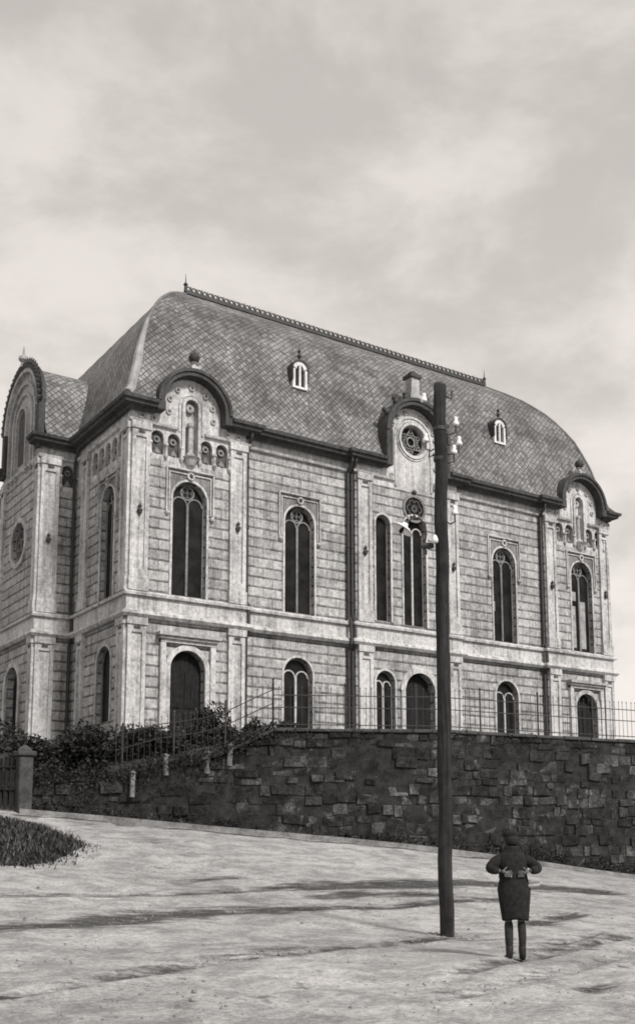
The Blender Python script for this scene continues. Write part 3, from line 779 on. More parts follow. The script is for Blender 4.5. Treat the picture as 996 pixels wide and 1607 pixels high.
# string courses, frieze mouldings, eaves: mitred runs round the whole building
full = [(BX,BY1),(BX,BY0),(0,BY0),(0,0),(T0,0),(T0,REC),(C0,REC),(C0,0),(C1,0),(C1,REC),(T1,REC),(T1,0),(HX,0),(HX,DW),(0,DW),(0,BY1)]
part(MB().sweep(full, [(-.1,Z1-.02),(.2,Z1-.02),(.3,Z1+.1),(.26,Z1+.22),(.12,Z1+.3),(-.1,Z1+.3)]), 'string_course', 'trim')
part(MB().sweep(full, [(-.05,Z1+.305),(.09,Z1+.305),(.09,Z2-.08),(-.05,Z2-.08)]), 'parapet_band', 'trim')
part(MB().sweep(full, [(-.1,Z2-.075),(.22,Z2-.075),(.24,Z2+.03),(.12,Z2+.12),(-.1,Z2+.12)]), 'sill_course', 'trim')
part(MB().sweep(full, [(-.05,ZB),(.22,ZB),(.22,5.45),(.1,5.6),(-.05,5.6)]), 'plinth', 'orn')
G1 = 1.42+.34; G2 = 1.6+.38
runs = [[(BX,BY0+.35),(BX,BY0),(0,BY0),(0,0),(CT[0]-G1,0)],
        [(CT[0]+G1,0),(T0,0),(T0,REC),(C0,REC),(C0,0),(CC-G2,0)],
        [(CC+G2,0),(C1,0),(C1,REC),(T1,REC),(T1,0),(CT[1]-G1,0)],
        [(CT[1]+G1,0),(HX,0),(HX,DW),(0,DW),(0,BY1),(BX,BY1),(BX,BY1-.35)]]
for rn in runs:
    part(MB().sweep(rn, [(-.1,ZE+.005),(.14,ZE-.16),(.2,ZE-.14),(.24,ZE),(.5,ZE+.02),(.52,ZE+.14),(.62,ZE+.17),(.64,ZE+.31),(.5,ZE+.35),(-.1,ZE+.34)]), 'eaves_cornice', 'cornice')
fm = [(.0,ZF-.06),(.13,ZF-.03),(.17,ZF+.06),(.05,ZF+.12),(-.03,ZF+.12),(-.03,ZF-.06)]
e1, e2 = .66, 1.2
fruns = [[(BX,BY1),(BX,BY0),(0,BY0),(0,0),(CT[0]-e1,0)], [(CT[0]+e1,0),(T0,0),(T0,REC),(C0,REC),(C0,0),(CC-e2,0)],
         [(CC+e2,0),(C1,0),(C1,REC),(T1,REC),(T1,0),(CT[1]-e1,0)], [(CT[1]+e1,0),(HX,0),(HX,DW),(0,DW)]]
for rn in fruns: part(MB().sweep(rn, fm), 'frieze_moulding', 'trim')

# main roof: convex mansard, inset d -> height z
PR = [(-.42,19.84),(-.12,20.2),(0,20.6),(.07,20.8),(.15,21.05),(.22,21.3),(.3,21.6),(.38,21.95),(.46,22.3),(.55,22.65),(.8,23.4),(1.1,24.2),(1.45,24.85),(1.8,25.42),(2.2,25.98),(2.6,26.42),(3.1,26.92),(3.75,27.42),(4.6,28.0)]
def mroof():
    mb = MB(); uv = []
    arc = [0]
    for a, b in zip(PR[:-1], PR[1:]): arc.append(arc[-1]+math.hypot(b[0]-a[0], b[1]-a[1]))
    sides = [lambda t,d: (d+t*(HX-2*d), d), lambda t,d: (HX-d, d+t*(DW-2*d)), lambda t,d: (HX-d-t*(HX-2*d), DW-d), lambda t,d: (d, DW-d-t*(DW-2*d))]
    GAPS = [(CT[0],1.55,19.9),(CC,1.75,21.25),(CT[1],1.55,19.9)]
    xst = sorted([HX*k/36 for k in range(37) if not any(abs(a-HX*k/36) < b+.2 for a,b,_ in GAPS)]+[a+b*q/8 for a,b,_ in GAPS for q in range(-8,9)])
    sides[0] = lambda t,d: (min(max(xst[round(t*n)] if 0 < t < 1 else (d if t == 0 else HX-d), d), HX-d), d)
    for si, fn in enumerate(sides):
        n = len(xst)-1 if si == 0 else 36
        base = len(mb.v); vs = []; fs = []
        for i, (d, z) in enumerate(PR):
            for k in range(n+1):
                x, y = fn(k/n, d)
                sag = .03*math.sin(x*1.7+y*2.3+i)*math.sin(k*.9) if 0 < i < len(PR)-1 and 0 < k < n else 0
                vs.append((x, y, z+sag)); uv.append((x if si in (0,2) else y+100, arc[i]))
        for i in range(len(PR)-1):
            for k in range(n):
                a = i*(n+1)+k
                if si == 0 and PR[i][0] < .9 and 0 < k < n-1:
                    mx = (xst[k]+xst[k+1])/2; mz = (PR[i][1]+PR[i+1][1])/2
                    if any(abs(mx-g[0]) < g[1] and (mz < g[2] or math.hypot(mx-g[0],mz-g[2]) < g[1]) for g in GAPS): continue
                if abs(vs[a][0]-vs[a+1][0])+abs(vs[a][1]-vs[a+1][1]) < 1e-6: continue
                fs.append((a,a+1,a+n+2,a+n+1))
        mb.add(vs, fs)
    o = mb.build('roof', M['tile'], sy, smooth=True, uv=uv)
    D, Z = PR[-1]
    MB().box(D,HX-D,D,DW-D,Z-.15,Z+.02).build('roof_deck', M['deck'], o)
    for (sx, sy_) in ((0,0),(1,0),(0,1),(1,1)):
        pts = [((d if not sx else HX-d), (d if not sy_ else DW-d), z+.02) for d, z in PR]
        if not sx: MB().tube(pts[:12], [.2]*8+[.17,.15,.12,.08], 8).build('hip_cap', M['zinc'], o)
        MB().tube([(x,y,z-.03) for x,y,z in pts[(11 if not sx else 0):]], .075, 8).build('hip_roll', M['deck'], o)
    for yy in (D, DW-D):
        c = MB(); c.box(D,HX-D,yy-.09,yy+.09,Z,Z+.16)
        x = D
        while x < HX-D:
            c.ring(south(yy), x+.15, Z+.3, .075, .13, -.025, .025, 0, 2*PI, 8); c.box(x-.02,x+.02,yy-.02,yy+.02,Z+.15,Z+.42+random.uniform(0,.05)); x += .3
        c.build('ridge_cresting', M['iron'], o)
        for xx in (D, HX-D): 
            s = MB(); s.lathe((xx,yy,Z+.1), [(.1,0),(.07,.3),(.12,.38),(.03,.5),(.008,.95)], 8); s.build('ridge_spike', M['iron'], o)
    return o
roof = mroof()
# front bay's barrel roof
mb = MB(); uv = []; prof = []
RB = br_+.2
for k in range(25):
    t = PI*k/24; prof.append((bc-RB*math.cos(t)*1.0, bz+RB*math.sin(t)))
prof = [(BY0-.45,19.85),(BY0-.1,20.2),(BY0+.12,20.9)]+prof+[(BY1-.12,20.9),(BY1+.1,20.2),(BY1+.45,19.85)]
arc = [0]
for a, b in zip(prof[:-1], prof[1:]): arc.append(arc[-1]+math.hypot(b[0]-a[0], b[1]-a[1]))
xs = [BX+.11+.45*k for k in range(15)]
for i, (y, z) in enumerate(prof):
    for x in xs: mb.v.append((x,y,z)); uv.append((x,arc[i]))
n = len(xs)
for i in range(len(prof)-1):
    for k in range(n-1): mb.f.append((i*n+k,i*n+k+1,(i+1)*n+k+1,(i+1)*n+k))
mb.build('bay_roof', M['baytile'], sy, smooth=True, uv=uv)
# roof dormers
for x in (8.55, 21.15):
    b = MB(); y0, y1 = .42, 1.15; z0 = 22.55
    b.box(x-.4,x-.27,y0,y1,z0,z0+1.0); b.box(x+.27,x+.4,y0,y1,z0,z0+1.0); b.box(x-.27,x+.27,y0+.01,y1,z0,z0+.1); b.ring(south(y0), x, z0+.95, .2, .4, 0, .6, 0, PI, 12); b.box(x-.05,x+.05,y0+.01,y0+.12,z0+.1,z0+1.13)
    o = part(b, 'dormer', 'white')
    q = MB(); q.box(x-.27,x+.27,y0+.16,y0+.2,z0+.1,z0+1.2); q.build('louvre', M['dark'], o)
    q = MB(); q.ring(south(y0), x, z0+.95, .4, .47, -.06, 1.1, 0, PI, 12)
    for s_ in (-1,1): q.box(x+s_*.4,x+s_*.47,y0-.05,y1+.2,z0+.35,z0+.95)
    q.build('dormer_roof', M['cornice'], o)
    q = MB(); q.lathe((x,y0+.1,z0+1.36), [(.07,0),(.04,.15),(.11,.28),(.04,.4),(.09,.52),(.02,.64),(.008,.95)], 8); q.build('finial', M['iron'], o)
# downpipes
for (x, y) in ((T0+.12,REC-.14),(C0-.14,REC-.14),(C0-.36,REC-.14),(T1-.14,REC-.14),(-.16,BY0-.16)):
    b = MB(); b.tube([(x,y-.42,ZE+.1),(x,y-.38,ZE-.2),(x,y-.02,ZE-.7),(x,y,ZE-1.0),(x,y,11.95),(x,y-.2,11.7),(x,y-.22,10.6),(x,y,10.3),(x,y,5.0)], .075, 8)
    for zz in (18,15.2,12.6,9,7): b.lathe((x,y,zz), [(.1,0),(.1,.08)], 8)
    part(b, 'downpipe', 'iron')

# ------------------------------------------------------------------ shrubs, gate, stone posts
def shrub(label, loc, rx, ry, rz, n, leaf=.085, seed=0):
    rnd = random.Random(seed)
    o = thing('shrub', label, 'shrub', loc, 'dark shrubs on the bank below the building')
    lb = MB(); st = MB()
    lobes = [(Vector((rnd.uniform(-.6,.6)*rx, rnd.uniform(-.6,.6)*ry, rz*rnd.uniform(.5,1.25))), rnd.uniform(.35,.6)) for _ in range(9)]
    for c, k in lobes: st.tube([(loc[0]+rnd.uniform(-.1,.1),loc[1]+rnd.uniform(-.1,.1),loc[2]-.1), (loc[0]+c.x*.6,loc[1]+c.y*.6,loc[2]+c.z*.6), (loc[0]+c.x,loc[1]+c.y,loc[2]+c.z)], [.035,.02,.008], 5)
    for i in range(int(n*1.9)):
        c, k = rnd.choice(lobes)
        d = Vector((rnd.gauss(0,1),rnd.gauss(0,1),rnd.gauss(0,1))).normalized()*(rnd.random()**.4)*k
        p = Vector(loc)+c+Vector((d.x*rx,d.y*ry,d.z*rz))
        if p.z < loc[2]: p.z = loc[2]+rnd.random()*.2
        a = Vector((rnd.gauss(0,1),rnd.gauss(0,1),rnd.gauss(0,.7))).normalized(); b = a.cross(Vector((rnd.gauss(0,1),rnd.gauss(0,1),rnd.gauss(0,1)))).normalized()
        s_ = leaf*rnd.uniform(.6,1.4)
        lb.add([p-a*s_, p+b*s_*.45, p+a*s_, p-b*s_*.45], [(0,1,2,3)])
    st.build('stem', M['twig'], o); lb.build('foliage', M['leaf'], o)
SH = [('low wide dark shrub behind the gate pier at the foot of the front bay', (-4.9,-4.6,3.5),1.3,1.1,1.0,1500),
      ('dense dark shrub on the bank, under the pale lit pilaster of the front bay', (-3.4,-5.0,3.6),1.3,1.1,1.15,1600),
      ('dark shrub on the bank just left of the tower corner', (-1.9,-5.4,3.8),1.2,1.1,1.1,1600),
      ('dark shrub directly below the corner of the near tower', (-.5,-6.2,3.9),1.2,1.1,1.15,1600),
      ('taller dark shrub in front of the near tower\'s door, left side', (1.25,-5.2,4.4),.95,.9,1.3,1700),
      ('sprawling dark shrub in front of the near tower\'s steps, behind the sloping railing', (1.3,-7.6,4.2),1.2,1.0,.8,1500),
      ('small dark shrub just right of the near tower\'s door behind the railing', (2.9,-6.3,4.75),1.0,.8,.75,1200)]
for i, (l, p, a, b, c, n) in enumerate(SH): shrub(l, p, a, b, c, n, seed=20+i)
# dark ivy-like growth at the left end, beyond the pier
shrub('big dark shrub at the far left edge beside the gate, below the round window', (-5.6,.2,3.4), 1.8,1.5,1.7,2200, seed=55)

for i, (p, h_, l) in enumerate((((-3.05,-7.85,3.0),0.9,'short pale stone post at the low end of the wall, left of the other posts'),
                                ((-2.1,-8.3,3.7),.72,'squat pale stone post second from the left on the sloping wall'),
                                ((-1.0,-9.02,3.75),.78,'pale stone post in the middle of the slope, below the tower door'),
                                ((-.42,-9.42,4.0),.75,'pale stone post highest on the slope, where the wall starts to rise'))):
    po = thing('stone_post', l, 'post', p, 'pale stone posts on the sloping wall')
    b = MB(); x, y, z = p; po.rotation_euler = (R((-4,3,-2,5)[i]), R((3,-4,5,-2)[i]), R(12*i)); b.box(x-.07,x+.07,y-.07,y+.07,z,z+h_*.85); b.build('shaft', M['pale'], po, bevel=.02)
    b = MB(); z -= h_*.15; b.box(x-.09,x+.09,y-.09,y+.09,z+h_,z+h_+.05); b.lathe((x,y,z+h_+.05), [(.08,0),(.05,.03),(.01,.05)], 8); b.build('cap', M['pale'], po, bevel=.015)

gp = thing('gate_pier', 'tall narrow stone gate pier with a pale face at the left end of the wall', 'gate pier', (-6.15,-6.75,2.6))
b = MB(); b.box(-6.38,-5.95,-6.95,-6.52,2.4,4.25); b.build('shaft', M['coping'], gp, bevel=.03)
b = MB(); b.box(-6.45,-5.88,-7.02,-6.45,4.25,4.4); b.lathe((-6.165,-6.735,4.4), [(.26,0),(.2,.1),(.05,.2)], 4); b.build('cap', M['coping'], gp, bevel=.02)
gt = thing('wooden_gate', 'dark plank gate hung beside the stone pier at the left edge', 'gate', (-7.0,-6.2,2.8))
for k in range(9): 
    b = MB(); x = -6.5-k*.155; y = -6.62+k*.1; zb = g0(x,y)+.06
    b.box(x-.07,x+.07,y-.02,y+.02,zb,4.2+.03*math.sin(k*2.1)); b.build('plank', M['door'], gt)
b = MB(); b.tube([(-6.45,-6.68,3.9),(-7.8,-5.82,3.9)], .045, 6); b.build('crossbar', M['door'], gt); b = MB(); b.tube([(-6.45,-6.68,3.2),(-7.8,-5.82,3.3)], .045, 6); b.build('crossbar', M['door'], gt)
# boundary wall going on to the left, out of the photograph
bw = MB(); bw.sweep([(-20,4.5),(-8.1,-5.3)], [(0,1.5),(0,4.3),(-.4,4.3),(-.4,1.5)]); o = bw.build('boundary_wall', M['core'], loc=(-9,-4,2)); tag(o, 'plain dark boundary wall running on beyond the plank gate', 'wall')

# ------------------------------------------------------------------ rough grass mound, left foreground
GPOLY = [(-7.5,-8.6),(-6.9,-9.8),(-6.5,-11.1),(-6.3,-12.6),(-7,-13.5),(-8,-14.7),(-8.9,-15.5),(-9.8,-15.6),(-12,-14.5),(-13,-11.5),(-11,-8.5),(-9,-7.6)]
def grass_mound():
    rnd = random.Random(5); mb = MB()
    def dist(x, y):
        ins = False; d = 9
        for i in range(len(GPOLY)):
            (x0,y0),(x1,y1) = GPOLY[i], GPOLY[(i+1) % len(GPOLY)]
            if (y0 > y) != (y1 > y) and x < (x1-x0)*(y-y0)/(y1-y0)+x0: ins = not ins
            L = (x1-x0)**2+(y1-y0)**2; t = max(0,min(1,((x-x0)*(x1-x0)+(y-y0)*(y1-y0))/L)); d = min(d, math.hypot(x-x0-t*(x1-x0), y-y0-t*(y1-y0)))
        return d if ins else -d
    def H(x, y, d): return g0(x,y)+.3*min(1,max(0,d)/1.1)**.8+.05*math.sin(x*3.1+y*1.3)*math.sin(y*2.7)*min(1,max(0,d))
    n_ = 0
    while n_ < 15000:
        x, y = rnd.uniform(-13.2,-6), rnd.uniform(-16,-7.4); d = dist(x,y)
        if d < (rnd.uniform(-.25,.3) if rnd.random() < .93 else -rnd.random()*.8): continue
        n_ += 1; z = H(x,y,d)-.02
        t = rnd.uniform(0,2*PI); h_ = rnd.uniform(.04,.17)*(.6+.6*abs(math.sin(x*2.1+y*1.7))); w = rnd.uniform(.012,.03); dx, dy = math.cos(t), math.sin(t); l = rnd.uniform(.2,1.3)*h_
        mb.add([(x-dx*w,y-dy*w,z),(x+dx*w,y+dy*w,z),(x+l*math.cos(t+1.3),y+l*math.sin(t+1.3),z+h_)], [(0,1,2)])
    tag(mb.build('rough_grass', M['grass'], loc=(-9,-12,1.2)), 'patch of rough dark grass on a low mound at the left road edge', 'grass', kind='stuff')
    b = MB(); st = .2; nx, ny = 38, 46
    for i in range(nx):
        for k in range(ny):
            x, y = -13.3+i*st, -16.2+k*st; d = dist(x,y); b.v.append((x,y,H(x,y,d)-(.03 if d > -.1 else .3)+rnd.uniform(-.015,.015)))
    for i in range(nx-1):
        for k in range(ny-1): a = i*ny+k; b.f.append((a,a+ny,a+ny+1,a+1))
    tag(b.build('earth_mound', M['core'], loc=(-9,-12,1.2), smooth=True), kind='structure')
grass_mound()

# ------------------------------------------------------------------ loose road stones, weeds at the wall's foot, growth over its top
rnd_ = random.Random(21); rs_ = MB()
for k in range(2600):
    u = rnd_.random()**1.6; d_ = 9+u*26; l_ = rnd_.uniform(-.34,.34)*d_
    p = EYE+hd*d_+rt*l_
    if rnd_.random() < .5:
        pts_, hw_, _, _ = rnd_.choice(RUTS); i = rnd_.randrange(len(pts_)-1); t = rnd_.random()
        p = Vector((pts_[i][0]*(1-t)+pts_[i+1][0]*t+rnd_.gauss(0,.4), pts_[i][1]*(1-t)+pts_[i+1][1]*t+rnd_.gauss(0,.4), 0))
    if p.y > -9 or p.x > 13: continue
    q = rnd_.uniform(.005,.016)*(2.2 if rnd_.random() < .04 else 1); 
    rs_.lathe((p.x,p.y,g0(p.x,p.y)-.01), [(q*1.2,0),(q,q*.7),(q*.3,q*1.1)], 5)
tag(rs_.build('road_stones', M['clod'], loc=(-6,-24,0)), 'small loose stones and clods scattered over the dirt road', 'stones', kind='stuff')
def leaves(mb, rnd, p, spread, n, size):
    for _ in range(n):
        c = p+Vector((rnd.gauss(0,spread[0]),rnd.gauss(0,spread[1]),rnd.gauss(0,spread[2])))
        a = Vector((rnd.gauss(0,1),rnd.gauss(0,1),rnd.gauss(0,.8))).normalized(); b = a.cross(Vector((rnd.gauss(0,1),rnd.gauss(0,1),rnd.gauss(0,1)))).normalized(); s_ = size*rnd.uniform(.5,1.5)
        mb.add([c-a*s_, c+b*s_*.45, c+a*s_, c-b*s_*.45], [(0,1,2,3)])
wd_ = MB(); s_q = 0
while s_q < total-2:
    p, d, n, top = wall_at(s_q); p = p+n*rnd_.uniform(.1,.5); dens = .5+.5*math.sin(s_q*1.3)+.6*math.sin(s_q*.47+1)+(.7 if s_q > 15 else 0)
    if dens > rnd_.random():
        h_ = rnd_.uniform(.08,.32)*(1.3 if s_q > 15 else 1); leaves(wd_, rnd_, Vector((p.x,p.y,g0(p.x,p.y)+.12+h_*.5)), (.12,.1,h_*.45), int(16+50*h_), .045)
    s_q += .11
tag(wd_.build('weeds', M['leaf'], loc=(3,-11,1.5)), 'dark weeds growing along the foot of the retaining wall', 'weeds', kind='stuff')
iv = MB(); s_q = 0
while s_q < total-2:
    p, d, n, top = wall_at(s_q); left = p.x < .5
    k = .55+.45*math.sin(s_q*.9)+.4*math.sin(s_q*2.3+2)+(1.2 if left else -.25)
    if k > rnd_.random()*1.2:
        dr = rnd_.uniform(.05,.45)*(1.7 if left else 1)
        q = p+n*.12; leaves(iv, rnd_, Vector((q.x,q.y,top-dr*.5+(.18 if left else .03))), (.16,.1,dr*.5), 34 if left else 16, .05)
        if left:
            q = p-n*rnd_.uniform(.1,.9); leaves(iv, rnd_, Vector((q.x,q.y,top+.15)), (.3,.3,.2), 45, .06)
    s_q += .1
tag(iv.build('creeper', M['leaf'], loc=(3,-11,4)), 'dark tangled creeper hanging over the top edge of the retaining wall', 'creeper', kind='stuff')

# ------------------------------------------------------------------ utility pole and street lamp
PX, PY = -5.22, -25.5
pz = g0(PX,PY)
up_ = thing('utility_pole', 'tall dark tarred wooden utility pole with white insulators standing in the road', 'pole', (PX,PY,pz))
pts = []; rad = []
for k in range(25):
    t = k/24; pts.append((PX+.05*t+.012*math.sin(k*1.3), PY-.03*t+.012*math.cos(k*1.7), pz-.4+t*(9.58-pz+.4))); rad.append((.122-.012*t)*(1+random.uniform(-.035,.035)))
MB().tube(pts, rad, 16).build('shaft', M['pole'], up_, smooth=True)
MB().lathe((PX+.05,PY-.03,9.56), [(.113,0),(.112,.05),(.06,.09)], 12).build('cap', M['iron'], up_)
rnd_ = random.Random(8)
pk_ = MB()
for k in range(60):
    a = rnd_.uniform(0,2*PI); d_ = .13+abs(rnd_.gauss(0,.22)); x, y = PX+d_*math.cos(a), PY+d_*math.sin(a); q = rnd_.uniform(.015,.06)
    pk_.lathe((x,y,g0(x,y)-.02), [(q*1.3,0),(q,q*.6),(q*.2,q*.9)], 5)
tag(pk_.build('loose_earth', M['clod'], loc=(PX,PY,pz)), 'loose earth clods heaped round the foot of the utility pole', 'earth', kind='stuff')
def ins(lat, z, side_z=None, size=1.):
    """a porcelain insulator on a bent iron pin: lat metres to the picture's right of the pole"""
    base = Vector((PX+.03,PY-.02,0)); sgn = 1 if lat > 0 else -1
    p = base+rt*lat; r0 = base+rt*(.1*sgn)
    b = MB(); b.tube([(r0.x,r0.y,z-.2),(r0.x+rt.x*.06*sgn,r0.y+rt.y*.06*sgn,z-.24),(p.x,p.y,z-.2),(p.x,p.y,z-.02)], .014, 6); pin = b.build('insulator_pin', M['iron'], up_)
    s = size
    b = MB(); b.lathe((p.x,p.y,z-.07*s), [(.058*s,0),(.06*s,.03*s),(.045*s,.07*s),(.03*s,.09*s),(.04*s,.115*s),(.034*s,.15*s),(.01*s,.165*s)], 12); b.build('insulator', M['porcelain'], pin, smooth=True)
for l, z in ((.29,8.92),(.34,8.56),(.25,8.4),(-.24,8.62),(-.26,9.36),(.24,7.3)): ins(l, z)
for l, z in ((.21,9.4),(-.2,8.32)):   # bare hooks
    base = Vector((PX+.04,PY-.02,0)); sgn = 1 if l > 0 else -1; p = base+rt*l
    b = MB(); b.tube([tuple(base+rt*(.1*sgn)+Vector((0,0,z))), tuple(p+Vector((0,0,z-.05))), tuple(p+rt*.02+Vector((0,0,z+.1)))], .016, 6); b.build('hook', M['iron'], up_)
for z in (8.75,8.2): MB().lathe((PX+.04,PY-.02,z), [(.119,0),(.122,.05),(.118,.06)], 14).build('band', M['iron'], up_)

lamp = thing('street_lamp', 'street lamp with a white enamel shade on a bent bracket fixed to the pole', 'street lamp', (PX,PY,6.6))
def L(lat, z, f=0.): return tuple(Vector((PX,PY,z))+rt*lat+hd*f)
b = MB(); b.tube([L(-.1,6.68),L(-.2,6.67),L(-.32,6.67)], [.05,.06,.045], 8); b.tube([L(-.24,6.6),L(-.24,6.52)], .03, 6); lo = b.build('bracket_foot', M['iron'], lamp)
b = MB(); b.tube([L(-.25,6.7),L(-.22,6.9),L(-.24,7.06),L(-.34,7.17),L(-.46,7.16),L(-.58,7.08)], .017, 7); b.build('bracket_arm', M['iron'], lamp)
ax = (Vector(L(-.45,6.78))-Vector(L(-.6,7.0))); tilt = (rt*-.52+Vector((0,0,-.85))).normalized()
c = Vector(L(-.62,6.995))
b = MB(); b.lathe(c-tilt*.02, [(.05,-.07),(.06,-.02),(.12,.0),(.21,.05),(.215,.06),(.2,.055),(.03,.015)], 20, axis=tilt); b.build('lamp_shade', M['porcelain'], lamp, smooth=True)
b = MB(); b.lathe(c-tilt*.13, [(.035,0),(.05,.03),(.045,.07)], 10, axis=tilt); b.tube([L(-.58,7.08), tuple(c-tilt*.12)], .02, 6); b.build('lamp_holder', M['iron'], lamp)
b = MB(); b.lathe(c+tilt*.0, [(.02,0),(.035,.04),(.04,.08),(.01,.12)], 10, axis=tilt); b.build('bulb', M['glass'], lamp, smooth=True)
# insulator by the lamp bracket
q = Vector(L(-.09,6.74,-.12)); b = MB(); b.lathe(q, [(.055,-.05),(.06,0),(.04,.06),(.02,.09)], 12); b.build('insulator', M['porcelain'], lamp, smooth=True)

# ------------------------------------------------------------------ person, back to us, hands on the small of the back
P0 = Vector((-6.54,-28.45,0)); P0.z = g0(P0.x,P0.y)-.035
pe = thing('person', 'person in dark knee-length coat and cap standing on the road, elbows out, hands behind', 'person', P0)
def W(x, y, z): return Vector((0,0,0))+rt*x+hd*y+Vector((0,0,z))
def skin_mesh(name, joints, edges, root, mat, levels=2, parent=pe):
    me = bpy.data.meshes.new(name); me.from_pydata([tuple(W(*j[:3])) for j in joints], edges, [])
    o = bpy.data.objects.new(name, me); COL.objects.link(o)
    sk = o.modifiers.new('skin', 'SKIN'); sk.use_smooth_shade = True
    su = o.modifiers.new('sub', 'SUBSURF'); su.levels = levels; su.render_levels = levels
    for i, j in enumerate(joints):
        v = me.skin_vertices[0].data[i]; rr = j[3]; v.radius = rr if isinstance(rr, tuple) else (rr, rr); v.use_root = (i == root)
    dg = bpy.context.evaluated_depsgraph_get(); m2 = bpy.data.meshes.new_from_object(o.evaluated_get(dg))
    o.modifiers.clear(); o.data = m2; m2.name = name
    m2.materials.clear(); m2.materials.append(M[mat]); o.parent = parent
    for p in m2.polygons: p.use_smooth = True
    return o
J = [(0,0,.93,.11),(0,-.0,1.08,.095),(0,0.01,1.26,.10),(0,.005,1.38,.075),(0,.0,1.46,.05),(0,.015,1.53,.056),(0,.03,1.585,.078),(0,.03,1.655,.075)]
E = [(i,i+1) for i in range(7)]
for s_ in (-1,1):
    b0 = len(J)
    J += [(s_*.16,0,1.37,.05),(s_*.34,-.07,1.235,.04),(s_*.19,-.185,1.2,.03)]
    E += [(3,b0),(b0,b0+1),(b0+1,b0+2)]
    b0 = len(J)
    J += [(s_*.1,0,.86,.088),(s_*.085+.015,.015,.5,.05),(s_*.09+.015,-.02,.3,.046),(s_*.085+.015,0,.1,.036),(s_*.095+.015,.05,.05,.04),(s_*.11+.015,.14,.035,.036)]
    E += [(0,b0)]+[(b0+k,b0+k+1) for k in range(5)]
body = skin_mesh('body', J, E, 0, 'skin')
# hands: palm, four fingers, thumb, lying on the small of the back
for s_ in (-1,1):
    hj = [(s_*.19,-.185,1.2,.024),(s_*.145,-.19,1.185,(.03,.018)),(s_*.115,-.19,1.175,(.032,.016))]; he = [(0,1),(1,2)]
    for k, (dz, ln) in enumerate(((.03,.062),(.01,.072),(-.011,.066),(-.031,.05))):
        b0 = len(hj); x1 = .1; 
        hj += [(s_*.102,-.19,1.175+dz*.8,.0095),(s_*(.102-ln*.55),-.186,1.17+dz,.009),(s_*(.102-ln),-.172,1.163+dz*1.1,.0075)]
        he += [(2,b0),(b0,b0+1),(b0+1,b0+2)]
    b0 = len(hj); hj += [(s_*.15,-.185,1.212,.011),(s_*.125,-.178,1.24,.01),(s_*.105,-.17,1.255,.008)]; he += [(1,b0),(b0,b0+1),(b0+1,b0+2)]
    skin_mesh('hand', hj, he, 0, 'skin', 1)
# head: shaped skull with face, ears, hair, cap
hb = MB(); c = W(0,.03,1.61)
bm = bmesh.new(); bmesh.ops.create_uvsphere(bm, u_segments=24, v_segments=16, radius=1.)
for v in bm.verts:
    x, y, z = v.co; k = 1 if z > -.1 else 1-.28*(-z-.1)
    ny = y*.098+(.012 if y > 0 and z < -.2 else 0); nx = x*.078*k
    if y > .75 and abs(x) < .28 and -.25 < z < .2: ny += .022*(1-abs(x)/.28)          # nose
    if y > .6 and .12 < z < .32 and .2 < abs(x) < .55: ny -= .012                    # eye sockets
    if y > .7 and -.62 < z < -.45 and abs(x) < .4: ny += .006                        # mouth
    v.co = c+W(nx, ny, z*.118)
me = bpy.data.meshes.new('head'); bm.to_mesh(me); bm.free(); me.materials.append(M['skin']); ho = bpy.data.objects.new('head', me); COL.objects.link(ho); ho.parent = pe
for p in me.polygons: p.use_smooth = True
for s_ in (-1,1):
    e = MB(); e.lathe(P0+c+W(s_*.03,.088,.02), [(.002,-.012),(.011,-.006),(.013,0),(.011,.006),(.002,.012)], 8); e.build('eye', M['hair'], ho)
    e = MB(); e.lathe(P0+c+W(s_*.072,.0,-.01), [(.004,-.03),(.014,-.02),(.017,.01),(.012,.028),(.003,.034)], 8, axis=Vector((0,0,1))+rt*s_*.15); e.build('ear', M['skin'], ho, smooth=True)
e = MB(); e.tube([P0+c+W(-.025,.1,-.058), P0+c+W(0,.104,-.06), P0+c+W(.025,.1,-.058)], .006, 6); e.build('mouth', M['hair'], ho)
hr = MB(); hr.lathe(P0+c+W(0,-.018,-.075), [(.06,0),(.09,.03),(.1,.08),(.1,.12),(.08,.16),(.05,.19),(.01,.2)], 16); hr.build('hair', M['hair'], pe, smooth=True)
cpm = MB(); cc = P0+c+W(0,.0,.055)
cpm.lathe(cc, [(.1,-.02),(.112,.005),(.122,.03),(.105,.06),(.05,.08),(.01,.082)], 18); cpm.add([cc+W(-.08,.07,.005),cc+W(-.06,.15,-.015),cc+W(0,.18,-.02),cc+W(.06,.15,-.015),cc+W(.08,.07,.005),cc+W(.06,.13,.012),cc+W(0,.16,.01),cc+W(-.06,.13,.012)], [(0,1,7),(1,2,6,7),(2,3,5,6),(3,4,5),(0,7,6,5,4),(0,4,3,2,1)])
cpm.build('cap', M['coat'], pe, smooth=True)
